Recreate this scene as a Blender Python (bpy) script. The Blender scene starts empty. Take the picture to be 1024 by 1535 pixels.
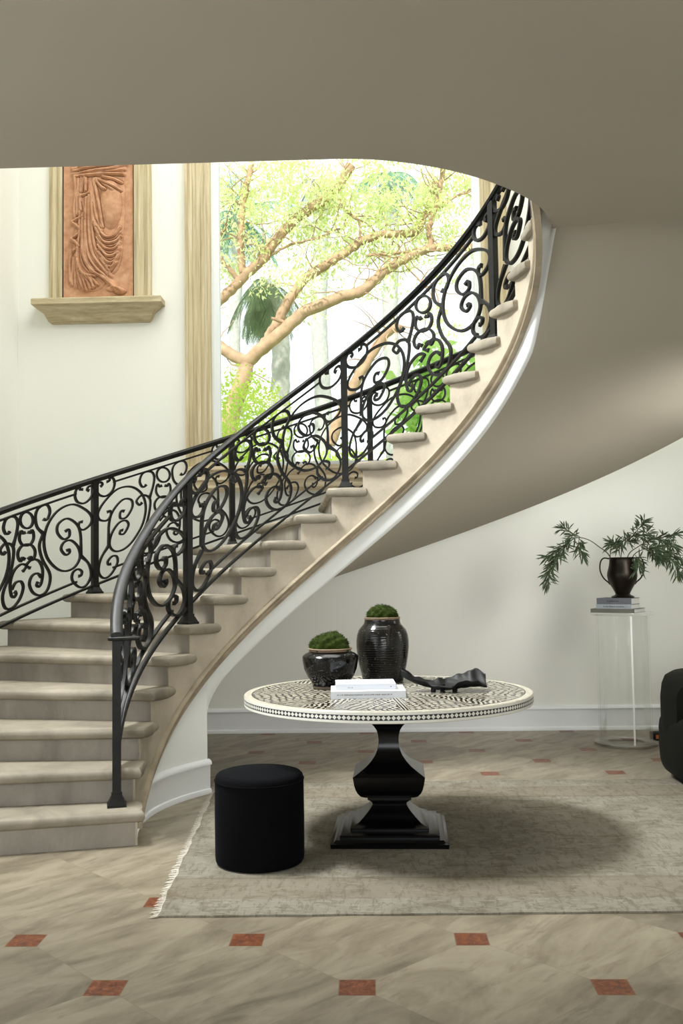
import bpy, bmesh, math, random
import numpy as np
from mathutils import Vector, Matrix
random.seed(7)
rng = np.random.RandomState(5)
COL = bpy.context.scene.collection
PI = math.pi
R_ = math.radians

# ------------------------------------------------------------------ helpers
def link(o, parent=None):
    COL.objects.link(o)
    if parent is not None:
        o.parent = parent
    return o

def mesh_obj(name, verts, faces, mat=None, parent=None, smooth=False, uvs=None):
    me = bpy.data.meshes.new(name)
    me.from_pydata([tuple(v) for v in verts], [], [tuple(f) for f in faces])
    me.update()
    if smooth:
        me.polygons.foreach_set('use_smooth', [True] * len(me.polygons))
    if mat is not None:
        me.materials.append(mat)
    return link(bpy.data.objects.new(name, me), parent)

def bm_obj(name, bm, mat=None, parent=None, smooth=False, recalc=True):
    if recalc:
        bmesh.ops.recalc_face_normals(bm, faces=bm.faces[:])
    me = bpy.data.meshes.new(name)
    bm.to_mesh(me); bm.free()
    if smooth:
        me.polygons.foreach_set('use_smooth', [True] * len(me.polygons))
    if mat is not None:
        me.materials.append(mat)
    return link(bpy.data.objects.new(name, me), parent)

def smooth_angle(o, deg=40):
    me = o.data
    me.polygons.foreach_set('use_smooth', [True] * len(me.polygons))
    bm = bmesh.new(); bm.from_mesh(me)
    lim = R_(deg)
    for e in bm.edges:
        if len(e.link_faces) == 2 and e.calc_face_angle(0) > lim:
            e.smooth = False
    bm.to_mesh(me); bm.free()
    return o

def empty(name, loc=(0, 0, 0), rz=0):
    o = bpy.data.objects.new(name, None)
    o.location = loc; o.rotation_euler = (0, 0, rz)
    o.empty_display_size = 0.1
    COL.objects.link(o)
    return o

def tag(o, label=None, cat=None, group=None, kind=None):
    if label: o['label'] = label
    if cat: o['category'] = cat
    if group: o['group'] = group
    if kind: o['kind'] = kind
    return o

def add_box(bm, x0, x1, y0, y1, z0, z1):
    v = [bm.verts.new(p) for p in [(x0,y0,z0),(x1,y0,z0),(x1,y1,z0),(x0,y1,z0),(x0,y0,z1),(x1,y0,z1),(x1,y1,z1),(x0,y1,z1)]]
    for f in [(0,3,2,1),(4,5,6,7),(0,1,5,4),(1,2,6,5),(2,3,7,6),(3,0,4,7)]:
        bm.faces.new([v[i] for i in f])

def box(name, x0, x1, y0, y1, z0, z1, mat, parent=None, bevel=0.0, seg=2):
    bm = bmesh.new(); add_box(bm, x0, x1, y0, y1, z0, z1)
    if bevel > 0:
        bmesh.ops.bevel(bm, geom=bm.edges[:], offset=bevel, segments=seg, affect='EDGES', profile=0.5)
    o = bm_obj(name, bm, mat, parent)
    if bevel > 0: smooth_angle(o, 50)
    return o

def lathe(name, prof, mat, parent=None, n=64, loc=(0,0,0), close=False, deg=35):
    """prof: list of (r, z) bottom to top"""
    vs, fs = [], []
    m = len(prof)
    for i in range(n):
        a = 2*PI*i/n
        for r, z in prof:
            vs.append((loc[0]+r*math.cos(a), loc[1]+r*math.sin(a), loc[2]+z))
    for i in range(n):
        j = (i+1) % n
        for k in range(m-1):
            fs.append((i*m+k, j*m+k, j*m+k+1, i*m+k+1))
        if close:
            fs.append((i*m+m-1, j*m+m-1, j*m, i*m))
    bm = bmesh.new()
    bv = [bm.verts.new(v) for v in vs]
    for f in fs:
        try: bm.faces.new([bv[i] for i in f])
        except ValueError: pass
    bmesh.ops.remove_doubles(bm, verts=bm.verts[:], dist=1e-5)
    bmesh.ops.dissolve_degenerate(bm, edges=bm.edges[:], dist=1e-6)
    o = bm_obj(name, bm, mat, parent)
    return smooth_angle(o, deg)

def crom(pts, n=8):
    """Catmull-Rom through the points (any dimension)"""
    P = [np.array(p, float) for p in pts]
    P = [2*P[0]-P[1]] + P + [2*P[-1]-P[-2]]
    out = []
    for i in range(1, len(P)-2):
        p0, p1, p2, p3 = P[i-1], P[i], P[i+1], P[i+2]
        for k in range(n):
            t = k/n
            out.append(0.5*((2*p1)+(-p0+p2)*t+(2*p0-5*p1+4*p2-p3)*t*t+(-p0+3*p1-3*p2+p3)*t**3))
    out.append(P[-2])
    return out

def add_tube(bm, pts, radii, n=8, cap=True):
    pts = [Vector(p) for p in pts]
    if not hasattr(radii, '__len__'): radii = [radii]*len(pts)
    rings = []
    up = Vector((0, 0, 1))
    prev = None
    for i, p in enumerate(pts):
        t = (pts[min(i+1, len(pts)-1)] - pts[max(i-1, 0)]).normalized()
        if prev is None:
            a = t.cross(up)
            if a.length < 1e-3: a = t.cross(Vector((1, 0, 0)))
        else:
            a = prev - t*prev.dot(t)
        a.normalize(); prev = a
        b = t.cross(a)
        rings.append([bm.verts.new(p + (a*math.cos(2*PI*k/n)+b*math.sin(2*PI*k/n))*radii[i]) for k in range(n)])
    for i in range(len(rings)-1):
        for k in range(n):
            bm.faces.new((rings[i][k], rings[i][(k+1) % n], rings[i+1][(k+1) % n], rings[i+1][k]))
    if cap:
        bm.faces.new(rings[0][::-1]); bm.faces.new(rings[-1])

def tube(name, pts, radii, mat, parent=None, n=8):
    bm = bmesh.new(); add_tube(bm, pts, radii, n)
    return smooth_angle(bm_obj(name, bm, mat, parent), 60)

def poly_prism(bm, outline, z0, z1):
    a = [bm.verts.new((x, y, z0)) for x, y in outline]
    b = [bm.verts.new((x, y, z1)) for x, y in outline]
    bm.faces.new(a[::-1]); bm.faces.new(b)
    n = len(outline)
    for i in range(n):
        j = (i+1) % n
        bm.faces.new((a[i], a[j], b[j], b[i]))

def text(name, body, size, loc, rot, mat, parent=None, align='CENTER'):
    cu = bpy.data.curves.new(name, 'FONT')
    cu.body = body; cu.size = size; cu.align_x = align; cu.align_y = 'CENTER'
    cu.extrude = 0.0003
    cu.materials.append(mat)
    o = bpy.data.objects.new(name, cu)
    COL.objects.link(o)
    bpy.context.view_layer.update()
    me = bpy.data.meshes.new_from_object(o.evaluated_get(bpy.context.evaluated_depsgraph_get()))
    bpy.data.objects.remove(o, do_unlink=True)
    o = bpy.data.objects.new(name, me)
    o.location = loc; o.rotation_euler = rot
    return link(o, parent)

# ------------------------------------------------------------------ materials
def sc(c):  # sRGB 0-255 -> linear
    out = []
    for v in c:
        v /= 255.0
        out.append(v/12.92 if v <= 0.04045 else ((v+0.055)/1.055)**2.4)
    return (*out, 1.0)

class G:
    def __init__(s, name):
        s.mat = bpy.data.materials.new(name); s.mat.use_nodes = True
        s.nt = s.mat.node_tree; s.n = s.nt.nodes
        s.out = s.n['Material Output']; s.bsdf = s.n['Principled BSDF']
        s.tc = None
    def new(s, t, **kw):
        nd = s.n.new(t)
        for k, v in kw.items(): setattr(nd, k, v)
        return nd
    def L(s, a, b): s.nt.links.new(a, b)
    def put(s, sock, v):
        if isinstance(v, bpy.types.NodeSocket): s.L(v, sock)
        elif v is not None: sock.default_value = v
    def coord(s, kind='Object'):
        if s.tc is None: s.tc = s.new('ShaderNodeTexCoord')
        return s.tc.outputs[kind]
    def mapping(s, scale=(1,1,1), rot=(0,0,0), loc=(0,0,0), src=None):
        m = s.new('ShaderNodeMapping')
        s.L(src or s.coord(), m.inputs['Vector'])
        m.inputs['Scale'].default_value = scale; m.inputs['Rotation'].default_value = rot; m.inputs['Location'].default_value = loc
        return m.outputs[0]
    def xyz(s, src=None):
        x = s.new('ShaderNodeSeparateXYZ'); s.L(src or s.coord(), x.inputs[0]); return x.outputs
    def m(s, op, a, b=None, c=None):
        nd = s.new('ShaderNodeMath', operation=op)
        s.put(nd.inputs[0], a)
        if b is not None: s.put(nd.inputs[1], b)
        if c is not None: s.put(nd.inputs[2], c)
        return nd.outputs[0]
    def noise(s, scale, detail=6, rough=0.55, vec=None, dist=0.0):
        nd = s.new('ShaderNodeTexNoise')
        s.L(vec or s.coord(), nd.inputs['Vector'])
        nd.inputs['Scale'].default_value = scale; nd.inputs['Detail'].default_value = detail
        nd.inputs['Roughness'].default_value = rough; nd.inputs['Distortion'].default_value = dist
        return nd.outputs[0]
    def ramp(s, fac, stops):
        nd = s.new('ShaderNodeValToRGB'); s.L(fac, nd.inputs[0])
        e = nd.color_ramp.elements
        while len(e) < len(stops): e.new(0.5)
        for i, (p, c) in enumerate(stops):
            e[i].position = p; e[i].color = c if len(c) == 4 else (*c, 1)
        return nd.outputs[0]
    def mix(s, fac, a, b, blend='MIX'):
        nd = s.new('ShaderNodeMix', data_type='RGBA', blend_type=blend)
        s.put(nd.inputs[0], fac); s.put(nd.inputs[6], a); s.put(nd.inputs[7], b)
        return nd.outputs[2]
    def bump(s, h, strength=0.3, dist=0.01):
        b = s.new('ShaderNodeBump'); s.L(h, b.inputs['Height'])
        b.inputs['Strength'].default_value = strength; b.inputs['Distance'].default_value = dist
        s.L(b.outputs[0], s.bsdf.inputs['Normal'])
    def base(s, c, rough=0.5, metal=0.0, spec=None):
        s.put(s.bsdf.inputs['Base Color'], c); s.put(s.bsdf.inputs['Roughness'], rough)
        s.put(s.bsdf.inputs['Metallic'], metal)
        if spec is not None: s.put(s.bsdf.inputs['Specular IOR Level'], spec)
        return s.mat

def m_paint(name, c, var=0.03, rough=0.75):
    g = G(name)
    n = g.noise(1.3, 4, 0.5)
    lo = tuple(v*(1-var) for v in c[:3])+(1,)
    col = g.ramp(n, [(0.3, lo), (0.7, c)])
    f = g.noise(180, 2, 0.5)
    g.bump(f, 0.04, 0.002)
    return g.base(col, rough, spec=0.25)

def m_stone(name, c1, c2, c3, scale=(3,3,3), rough=0.6, streak=None):
    g = G(name)
    v = g.mapping(scale=scale)
    n = g.noise(1.5, 8, 0.6, v, 0.6)
    f = g.noise(30, 4, 0.6, v)
    col = g.ramp(n, [(0.3, c1), (0.5, c2), (0.72, c3)])
    col = g.mix(g.m('MULTIPLY', f, 0.28), col, tuple(x*0.55 for x in c1[:3])+(1,))
    g.bump(f, 0.15, 0.003)
    return g.base(col, rough, spec=0.3)

M = {}
M['wall'] = m_paint('wall_plaster', sc((240, 240, 233)))
M['ceil'] = m_paint('ceiling_plaster', sc((170, 162, 147)), 0.03)  # darker than the walls: under-lit shade put into the colour
M['white_trim'] = m_paint('white_trim_paint', sc((236, 238, 240)), 0.02, 0.45)
M['fascia'] = m_paint('stair_plaster', sc((232, 233, 230)), 0.02, 0.6)
M['tread'] = m_stone('tread_limestone', sc((126,118,104)), sc((152,143,126)), sc((170,160,143)), (2.6,2.6,2.6), 0.62)
M['riser'] = m_stone('riser_limestone', sc((126,119,109)), sc((148,141,130)), sc((166,158,145)), (2.5,2.5,1.2), 0.65)
M['string'] = m_stone('stringer_limestone', sc((168,158,141)), sc((194,182,163)), sc((209,197,177)), (2,2,2), 0.65)
M['mould'] = m_stone('moulding_stone', sc((138,126,106)), sc((170,156,133)), sc((190,176,152)), (3,3,3), 0.6)

# weathered stone trim with vertical streaks
def m_streak(name, c1, c2, c3):
    g = G(name)
    v = g.mapping(scale=(40, 40, 1.6))
    n = g.noise(1.0, 6, 0.65, v, 0.3)
    b = g.noise(5, 5, 0.6)
    col = g.ramp(n, [(0.3, c1), (0.5, c2), (0.66, c3)])
    col = g.mix(g.m('MULTIPLY', b, 0.35), col, c1)
    g.bump(n, 0.25, 0.004)
    return g.base(col, 0.65, spec=0.2)
M['trim'] = m_streak('weathered_trim_stone', sc((168,152,120)), sc((204,190,156)), sc((226,214,186)))

def m_iron():
    g = G('wrought_iron')
    n = g.noise(14, 4, 0.6)
    col = g.ramp(n, [(0.35, sc((14,14,13))), (0.7, sc((30,29,26)))])
    g.bump(g.noise(60, 3, 0.6), 0.15, 0.003)
    return g.base(col, 0.42, 0.0, 0.28)
M['iron'] = m_iron()

def m_floor():
    g = G('limestone_floor_with_red_insets')
    U = 0.39548
    x, y, z = g.xyz()
    u = g.m('ADD', g.m('DIVIDE', x, U), 0.1805)
    w = g.m('SUBTRACT', g.m('DIVIDE', y, U), 7.8875)
    p = g.m('MULTIPLY', g.m('ADD', u, w), 0.5)
    q = g.m('MULTIPLY', g.m('SUBTRACT', u, w), 0.5)
    fp = g.m('SUBTRACT', p, g.m('ROUND', p)); fq = g.m('SUBTRACT', q, g.m('ROUND', q))
    du = g.m('ABSOLUTE', g.m('ADD', fp, fq)); dw = g.m('ABSOLUTE', g.m('SUBTRACT', fp, fq))
    mx = g.m('MAXIMUM', du, dw)
    plain = g.m('MULTIPLY', g.m('LESS_THAN', x, -1.02), g.m('GREATER_THAN', y, 3.9))
    inset = g.m('MULTIPLY', g.m('LESS_THAN', mx, 0.0575/U), g.m('SUBTRACT', 1.0, plain))
    edge = g.m('MULTIPLY', g.m('SUBTRACT', 1.0, plain), g.m('LESS_THAN', g.m('ABSOLUTE', g.m('SUBTRACT', mx, 0.0575/U)), 0.0022/U))
    jd = g.m('MINIMUM', g.m('ABSOLUTE', fp), g.m('ABSOLUTE', fq))
    joint = g.m('LESS_THAN', jd, 0.0032)
    # hash per slab
    cid = g.new('ShaderNodeCombineXYZ')
    g.L(g.m('FLOOR', p), cid.inputs[0]); g.L(g.m('FLOOR', q), cid.inputs[1])
    wn = g.new('ShaderNodeTexWhiteNoise', noise_dimensions='2D'); g.L(cid.outputs[0], wn.inputs['Vector'])
    # veins: stretched noise, offset per slab
    off = g.new('ShaderNodeVectorMath', operation='MULTIPLY_ADD')
    g.L(wn.outputs['Color'], off.inputs[0]); off.inputs[1].default_value = (9, 9, 9); g.L(g.coord(), off.inputs[2])
    vr = g.mapping(rot=(0, 0, R_(-50)), src=off.outputs[0])
    v = g.mapping(scale=(1.3, 3.8, 1), src=vr)
    n1 = g.noise(1.5, 9, 0.62, v, 1.2)
    n2 = g.noise(4.0, 8, 0.65, v, 0.6)
    n3 = g.noise(45, 4, 0.6)
    col = g.ramp(n1, [(0.26, sc((88,79,64))), (0.42, sc((122,112,94))), (0.56, sc((143,133,114))), (0.75, sc((156,147,128)))])
    dark = g.m('SMOOTH_MIN', g.m('MAXIMUM', g.m('MULTIPLY', g.m('SUBTRACT', n2, 0.53), 4.6), 0.0), 0.6, 0.1)
    col = g.mix(dark, col, sc((104,92,76)))
    col = g.mix(g.m('MULTIPLY', n3, 0.25), col, sc((140,128,108)))
    tone = g.m('ADD', g.m('MULTIPLY', wn.outputs['Value'], 0.30), 0.80)
    tc = g.new('ShaderNodeCombineColor'); [g.L(tone, tc.inputs[i]) for i in range(3)]
    col = g.mix(1.0, col, tc.outputs[0], 'MULTIPLY')
    col = g.mix(g.m('MULTIPLY', joint, 0.45), col, sc((112,100,82)))
    rn = g.noise(38, 5, 0.7, None, 1.0)
    red = g.ramp(rn, [(0.3, sc((66,34,20))), (0.52, sc((110,60,36))), (0.72, sc((144,90,58)))])
    col = g.mix(inset, col, red)
    col = g.mix(g.m('MULTIPLY', edge, 0.5), col, sc((110,92,72)))
    rough = g.m('ADD', g.m('MULTIPLY', n2, 0.25), 0.26)
    return g.base(col, rough, spec=0.35)
M['floor'] = m_floor()

def m_rug():
    g = G('faded_wool_rug')
    x, y, z = g.xyz()
    v = g.mapping(scale=(1, 1, 1))
    n1 = g.noise(3.2, 8, 0.7, v, 0.8)
    ns = g.noise(1.0, 6, 0.75, g.mapping(scale=(38, 9, 1)), 0.4)
    nf = g.noise(1.0, 6, 0.7, g.mapping(scale=(14, 60, 1)), 0.5)
    n2 = g.noise(1.0, 7, 0.7, g.mapping(scale=(7, 12, 1), rot=(0,0,.3)), 1.0)
    col = g.ramp(n1, [(0.28, sc((118,112,98))), (0.45, sc((138,133,119))), (0.6, sc((150,146,133))), (0.78, sc((132,123,102)))])
    col = g.mix(g.m('MULTIPLY', g.m('GREATER_THAN', n2, 0.56), 0.42), col, sc((104,92,75)))
    col = g.mix(g.m('MULTIPLY', g.m('GREATER_THAN', ns, 0.55), 0.5), col, sc((108,99,84)))
    col = g.mix(g.m('MULTIPLY', g.m('GREATER_THAN', nf, 0.58), 0.40), col, sc((172,168,156)))
    # warm band along the borders
    fx = g.m('ABSOLUTE', g.m('SUBTRACT', y, 4.9)); b1 = g.m('MULTIPLY', g.m('GREATER_THAN', fx, 0.72), g.m('LESS_THAN', fx, 0.98))
    col = g.mix(g.m('MULTIPLY', b1, g.m('MULTIPLY', n1, 0.5)), col, sc((120,101,78)))
    line = g.m('LESS_THAN', g.m('ABSOLUTE', g.m('SUBTRACT', fx, 0.72)), 0.012)
    col = g.mix(g.m('MULTIPLY', line, 0.35), col, sc((110,96,78)))
    col = g.mix(1.0, col, (.80, .79, .77, 1), 'MULTIPLY')
    fine = g.noise(420, 2, 0.6)
    g.bump(g.m('ADD', fine, ns), 0.5, 0.004)
    return g.base(col, 0.95, spec=0.1)
M['rug'] = m_rug()
M['fringe'] = m_paint('rug_fringe_cotton', sc((200,195,180)), 0.1, 0.9)

def m_velvet(name, c, sheen=(0.2,0.2,0.22,1), sw=0.3):
    g = G(name)
    n = g.noise(9, 4, 0.6)
    col = g.ramp(n, [(0.3, tuple(v*0.7 for v in c[:3])+(1,)), (0.7, c)])
    g.base(col, 0.9, spec=0.08)
    g.bsdf.inputs['Sheen Weight'].default_value = sw
    g.bsdf.inputs['Sheen Roughness'].default_value = 0.4
    g.bsdf.inputs['Sheen Tint'].default_value = sheen
    g.bump(g.noise(260, 2, 0.6), 0.2, 0.002)
    return g.mat
M['black_velvet'] = m_velvet('black_velvet', sc((7,7,9)), (0.05,0.06,0.08,1), 0.12)
M['green_velvet'] = m_velvet('charcoal_green_velvet', sc((22,22,18)), (0.3,0.3,0.24,1), 0.05)
M['dark_plinth'] = m_paint('dark_plinth', sc((14,14,13)), 0.1, 0.7)

def m_simple(name, c, rough=0.5, metal=0.0, spec=0.5, nscale=20, var=0.2, bump=0.0):
    g = G(name)
    n = g.noise(nscale, 4, 0.6)
    col = g.ramp(n, [(0.3, tuple(v*(1-var) for v in c[:3])+(1,)), (0.7, c)])
    if bump: g.bump(n, bump, 0.004)
    return g.base(col, rough, metal, spec)
M['ebony'] = m_simple('ebonised_wood', sc((4,4,6)), 0.22, 0, 0.32, 6, 0.25)
M['paper'] = m_simple('book_pages', sc((206,204,198)), 0.85, 0, 0.2, 120, 0.08)
M['white_cover'] = m_simple('white_book_cover', sc((222,225,231)), 0.45, 0, 0.3, 5, 0.02)
M['print_grey'] = m_simple('grey_print', sc((128,130,128)), 0.7)
M['print_dark'] = m_simple('dark_print', sc((50,50,56)), 0.7)
M['cover_blue_grey'] = m_simple('blue_grey_cloth', sc((112,114,122)), 0.8)
M['cover_pale'] = m_simple('pale_blue_cover', sc((170,178,184)), 0.6)
M['cover_olive'] = m_simple('grey_olive_cover', sc((112,112,102)), 0.7)
M['clay'] = m_simple('bare_clay', sc((116,104,90)), 0.9)
M['rim_clay'] = m_simple('unglazed_rim', sc((128,108,84)), 0.7)

def m_glaze(name, streaky):
    g = G(name)
    v = g.mapping(scale=(9, 9, 3) if streaky else (7, 7, 7))
    n = g.noise(1.4, 8, 0.7, v, 0.8)
    sp = g.noise(95, 2, 0.5)
    if streaky:
        col = g.ramp(n, [(0.34, sc((10,10,9))), (0.52, sc((20,19,16))), (0.68, sc((48,44,37))), (0.82, sc((84,78,66)))])
        x, y, z = g.xyz()
        up = g.m('GREATER_THAN', z, 0.2)
        wv = g.new('ShaderNodeTexWave', bands_direction='Z'); g.L(g.coord(), wv.inputs[0]); wv.inputs['Scale'].default_value = 26; wv.inputs['Distortion'].default_value = 1.5
        low = g.mix(g.m('MULTIPLY', wv.outputs['Fac'], 0.3), sc((10,10,10)), sc((58,56,50)))
        col = g.mix(up, low, col)
        g.bump(wv.outputs['Fac'], 0.12, 0.004)
    else:
        col = g.ramp(n, [(0.4, sc((6,6,7))), (0.7, sc((20,19,19))), (0.85, sc((52,48,44)))])
    col = g.mix(g.m('MULTIPLY', g.m('GREATER_THAN', sp, 0.69), 0.6), col, sc((120,116,104)))
    g.base(col, 0.14, 0, 0.36)
    return g.mat
M['glaze_black'] = m_glaze('black_glaze', False)
M['glaze_streak'] = m_glaze('streaked_dark_glaze', True)
M['moss'] = m_simple('green_moss', sc((48,60,18)), 0.95, 0, 0.1, 60, 0.65, 0.6)
M['driftwood'] = m_simple('black_carved_wood', sc((22,23,22)), 0.55, 0, 0.3, 14, 0.6, 0.5)
M['bronze'] = m_simple('dark_bronze', sc((44,37,28)), 0.35, 0.7, 0.5, 18, 0.5)
M['leaf_dark'] = m_simple('dark_bay_leaf', sc((76,94,62)), 0.5, 0, 0.4, 14, 0.55)
M['stem'] = m_simple('brown_stem', sc((66,56,40)), 0.8)

def m_clear(name, fac_min, tint, edge=0.0, edgecol=(0.9,0.93,0.9,1), refl=0.8):
    g = G(name)
    tr = g.new('ShaderNodeBsdfTransparent'); tr.inputs[0].default_value = tint
    gl = g.new('ShaderNodeBsdfGlossy'); gl.inputs['Roughness'].default_value = 0.03; gl.inputs['Color'].default_value = (1,1,1,1)
    lw = g.new('ShaderNodeLayerWeight'); lw.inputs[0].default_value = 0.25
    f = g.m('ADD', g.m('MULTIPLY', lw.outputs['Fresnel'], refl), fac_min)
    ms = g.new('ShaderNodeMixShader'); g.L(f, ms.inputs[0]); g.L(tr.outputs[0], ms.inputs[1]); g.L(gl.outputs[0], ms.inputs[2])
    last = ms.outputs[0]
    if edge > 0:
        df = g.new('ShaderNodeBsdfDiffuse'); df.inputs[0].default_value = edgecol
        ef = g.m('MULTIPLY', g.m('POWER', lw.outputs['Facing'], 5.0), edge)
        m2 = g.new('ShaderNodeMixShader'); g.L(ef, m2.inputs[0]); g.L(last, m2.inputs[1]); g.L(df.outputs[0], m2.inputs[2])
        last = m2.outputs[0]
    g.L(last, g.out.inputs[0])
    return g.mat
M['pane'] = m_clear('window_glass', 0.01, (0.97, 0.985, 0.985, 1))
M['acrylic_edge'] = m_clear('polished_acrylic_ring', 0.02, (0.97, 0.975, 0.97, 1), 0.85, (0.96,0.97,0.95,1), 0.5)
M['painted_highlight'] = m_simple('white_highlight_paint', sc((250,250,246)), .3, 0, .5, 5, .02)  # white for the strip that stands in for the tube's highlight
M['acrylic'] = m_clear('clear_acrylic', 0.012, (0.982, 0.986, 0.98, 1), 0.5, (0.95,0.96,0.93,1), 0.28)

def m_inlay():
    """bone leaf inlay in black ground, laid in wedge sectors"""
    g = G('bone_inlay_top')
    x, y, z = g.xyz()
    r = g.m('SQRT', g.m('ADD', g.m('MULTIPLY', x, x), g.m('MULTIPLY', y, y)))
    a = g.m('ARCTAN2', y, x)
    NS = 12
    t = g.m('ADD', g.m('MULTIPLY', a, NS/(2*PI)), 0.75)          # sector phase
    ft = g.m('SUBTRACT', t, g.m('ROUND', t))                      # -.5 .. .5 ; 0 on the sector line
    arc = g.m('MULTIPLY', g.m('ABSOLUTE', ft), g.m('MULTIPLY', r, 2*PI/NS))   # metres from the sector line
    line = g.m('LESS_THAN', arc, 0.0028)
    line2 = g.m('LESS_THAN', g.m('ABSOLUTE', g.m('SUBTRACT', arc, 0.014)), 0.0022)
    # leaves: rows across each sector in local cartesian frame
    ca = g.m('MULTIPLY', g.m('SUBTRACT', ft, g.m('MULTIPLY', g.m('SIGN', ft), 0.5)), 2*PI/NS)
    lx = g.m('MULTIPLY', r, g.m('COSINE', ca)); ly = g.m('MULTIPLY', r, g.m('SINE', ca))
    jn = g.new('ShaderNodeTexNoise'); g.L(g.coord(), jn.inputs['Vector']); jn.inputs['Scale'].default_value = 17; jn.inputs['Detail'].default_value = 2
    jx, jy, jz = g.xyz(jn.outputs['Color'])
    lx = g.m('ADD', lx, g.m('MULTIPLY', g.m('SUBTRACT', jx, .5), .04)); ly2 = g.m('ADD', ly, g.m('MULTIPLY', g.m('SUBTRACT', jy, .5), .04))
    def leafset(rot, sx, sy, off):
        c, s = math.cos(rot), math.sin(rot)
        px = g.m('ADD', g.m('MULTIPLY', lx, c), g.m('MULTIPLY', ly2, s))
        py = g.m('SUBTRACT', g.m('MULTIPLY', ly2, c), g.m('MULTIPLY', lx, s))
        gy = g.m('DIVIDE', py, sy)
        row = g.m('FLOOR', gy)
        gx = g.m('ADD', g.m('DIVIDE', px, sx), g.m('MULTIPLY', g.m('MODULO', row, 2.0), 0.5))
        fx = g.m('SUBTRACT', g.m('FRACT', gx), 0.5); fy = g.m('SUBTRACT', g.m('FRACT', gy), 0.5)
        d = g.m('ADD', g.m('POWER', g.m('MULTIPLY', g.m('ABSOLUTE', fx), 2.25), 1.7), g.m('POWER', g.m('MULTIPLY', g.m('ABSOLUTE', fy), 3.0), 1.4))
        return g.m('LESS_THAN', d, 1.0)
    s1 = leafset(0.55, 0.05, 0.0235, 0); s2 = leafset(-0.95, 0.05, 0.0235, 0)
    side = g.m('GREATER_THAN', ly, 0.0)
    leaf = g.m('ADD', g.m('MULTIPLY', side, s1), g.m('MULTIPLY', g.m('SUBTRACT', 1.0, side), s2))
    mask = g.m('MAXIMUM', g.m('MULTIPLY', leaf, g.m('GREATER_THAN', arc, 0.018)), g.m('MAXIMUM', line, line2))
    ring = g.m('MULTIPLY', g.m('GREATER_THAN', r, 0.672), 1.0)
    dark_ring = g.m('MULTIPLY', g.m('GREATER_THAN', r, 0.666), g.m('LESS_THAN', r, 0.672))
    mask = g.m('MAXIMUM', g.m('MULTIPLY', mask, g.m('SUBTRACT', 1.0, dark_ring)), ring)
    n = g.noise(60, 3, 0.6)
    bone = g.ramp(n, [(0.3, sc((164,157,138))), (0.7, sc((198,192,176)))])
    col = g.mix(mask, sc((13,13,13)), bone)
    return g.base(col, 0.22, 0, 0.5)
M['inlay'] = m_inlay()

def m_edge():
    g = G('inlay_edge_band')
    x, y, z = g.xyz()
    a = g.m('ARCTAN2', y, x)
    N = 208
    fx = g.m('MULTIPLY', g.m('SUBTRACT', g.m('FRACT', g.m('MULTIPLY', a, N/(2*PI))), 0.5), 2*PI*0.71/N)
    fz = g.m('SUBTRACT', z, -0.0265)
    ax, az = g.m('ABSOLUTE', fx), g.m('ABSOLUTE', fz)
    mx, mn = g.m('MAXIMUM', ax, az), g.m('MINIMUM', ax, az)
    d = g.m('SQRT', g.m('ADD', g.m('POWER', g.m('SUBTRACT', mx, 0.0047), 2.0), g.m('MULTIPLY', mn, mn)))
    petal = g.m('LESS_THAN', d, 0.0044)
    band = g.m('LESS_THAN', az, 0.0115)
    black = g.m('MULTIPLY', band, g.m('SUBTRACT', 1.0, petal))
    col = g.mix(black, sc((228,226,216)), sc((20,22,30)))
    return g.base(col, 0.3, 0, 0.5)
M['inlay_edge'] = m_edge()

def m_terra():
    g = G('terracotta_relief')
    geo = g.new('ShaderNodeNewGeometry')
    n = g.noise(16, 6, 0.65)
    col = g.ramp(n, [(0.3, sc((176,128,98))), (0.55, sc((200,154,122))), (0.75, sc((212,170,140)))])
    pt = g.ramp(geo.outputs['Pointiness'], [(0.41, sc((84,50,34))), (0.492, (1,1,1,1))])  # crease shade painted into the colour where the surface turns concave
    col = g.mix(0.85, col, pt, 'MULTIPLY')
    g.bump(g.noise(90, 4, 0.6), 0.25, 0.004)
    return g.base(col, 0.85, spec=0.15)
M['terra'] = m_terra()

def m_leaf(name, c1, c2, transl=0.5):
    g = G(name)
    n = g.noise(2.2, 3, 0.6)
    col = g.ramp(n, [(0.35, c1), (0.65, c2)])
    df = g.new('ShaderNodeBsdfDiffuse'); g.L(col, df.inputs[0])
    tl = g.new('ShaderNodeBsdfTranslucent'); g.L(col, tl.inputs[0])
    ms = g.new('ShaderNodeMixShader'); ms.inputs[0].default_value = transl
    g.L(df.outputs[0], ms.inputs[1]); g.L(tl.outputs[0], ms.inputs[2]); g.L(ms.outputs[0], g.out.inputs[0])
    return g.mat
M['leaf_canopy'] = m_leaf('pale_feathery_leaf', sc((212,226,150)), sc((238,242,196)))
M['leaf_lime'] = m_leaf('lime_hedge_leaf', sc((184,214,90)), sc((222,234,124)))
M['leaf_green'] = m_leaf('broad_green_leaf', sc((168,212,112)), sc((220,240,160)))
M['leaf_palm'] = m_leaf('palm_leaf', sc((120,166,146)), sc((160,198,160)))
M['leaf_palm_dry'] = m_leaf('hanging_palm_leaf', sc((128,148,120)), sc((176,190,156)))
M['bark'] = m_simple('sunlit_bark', sc((196,164,134)), 0.9, 0, 0.1, 7, 0.45, 0.8)
M['palm_bark'] = m_simple('grey_palm_bark', sc((196,196,190)), 0.9, 0, 0.1, 14, 0.3, 0.6)
M['lawn'] = m_simple('lawn', sc((150,180,90)), 0.95, 0, 0.1, 8, 0.4)
M['ext_wall'] = m_paint('pale_outer_wall', sc((230,230,224)))
M['orange'] = m_simple('orange_patches', sc((196,110,56)), 0.5)

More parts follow.
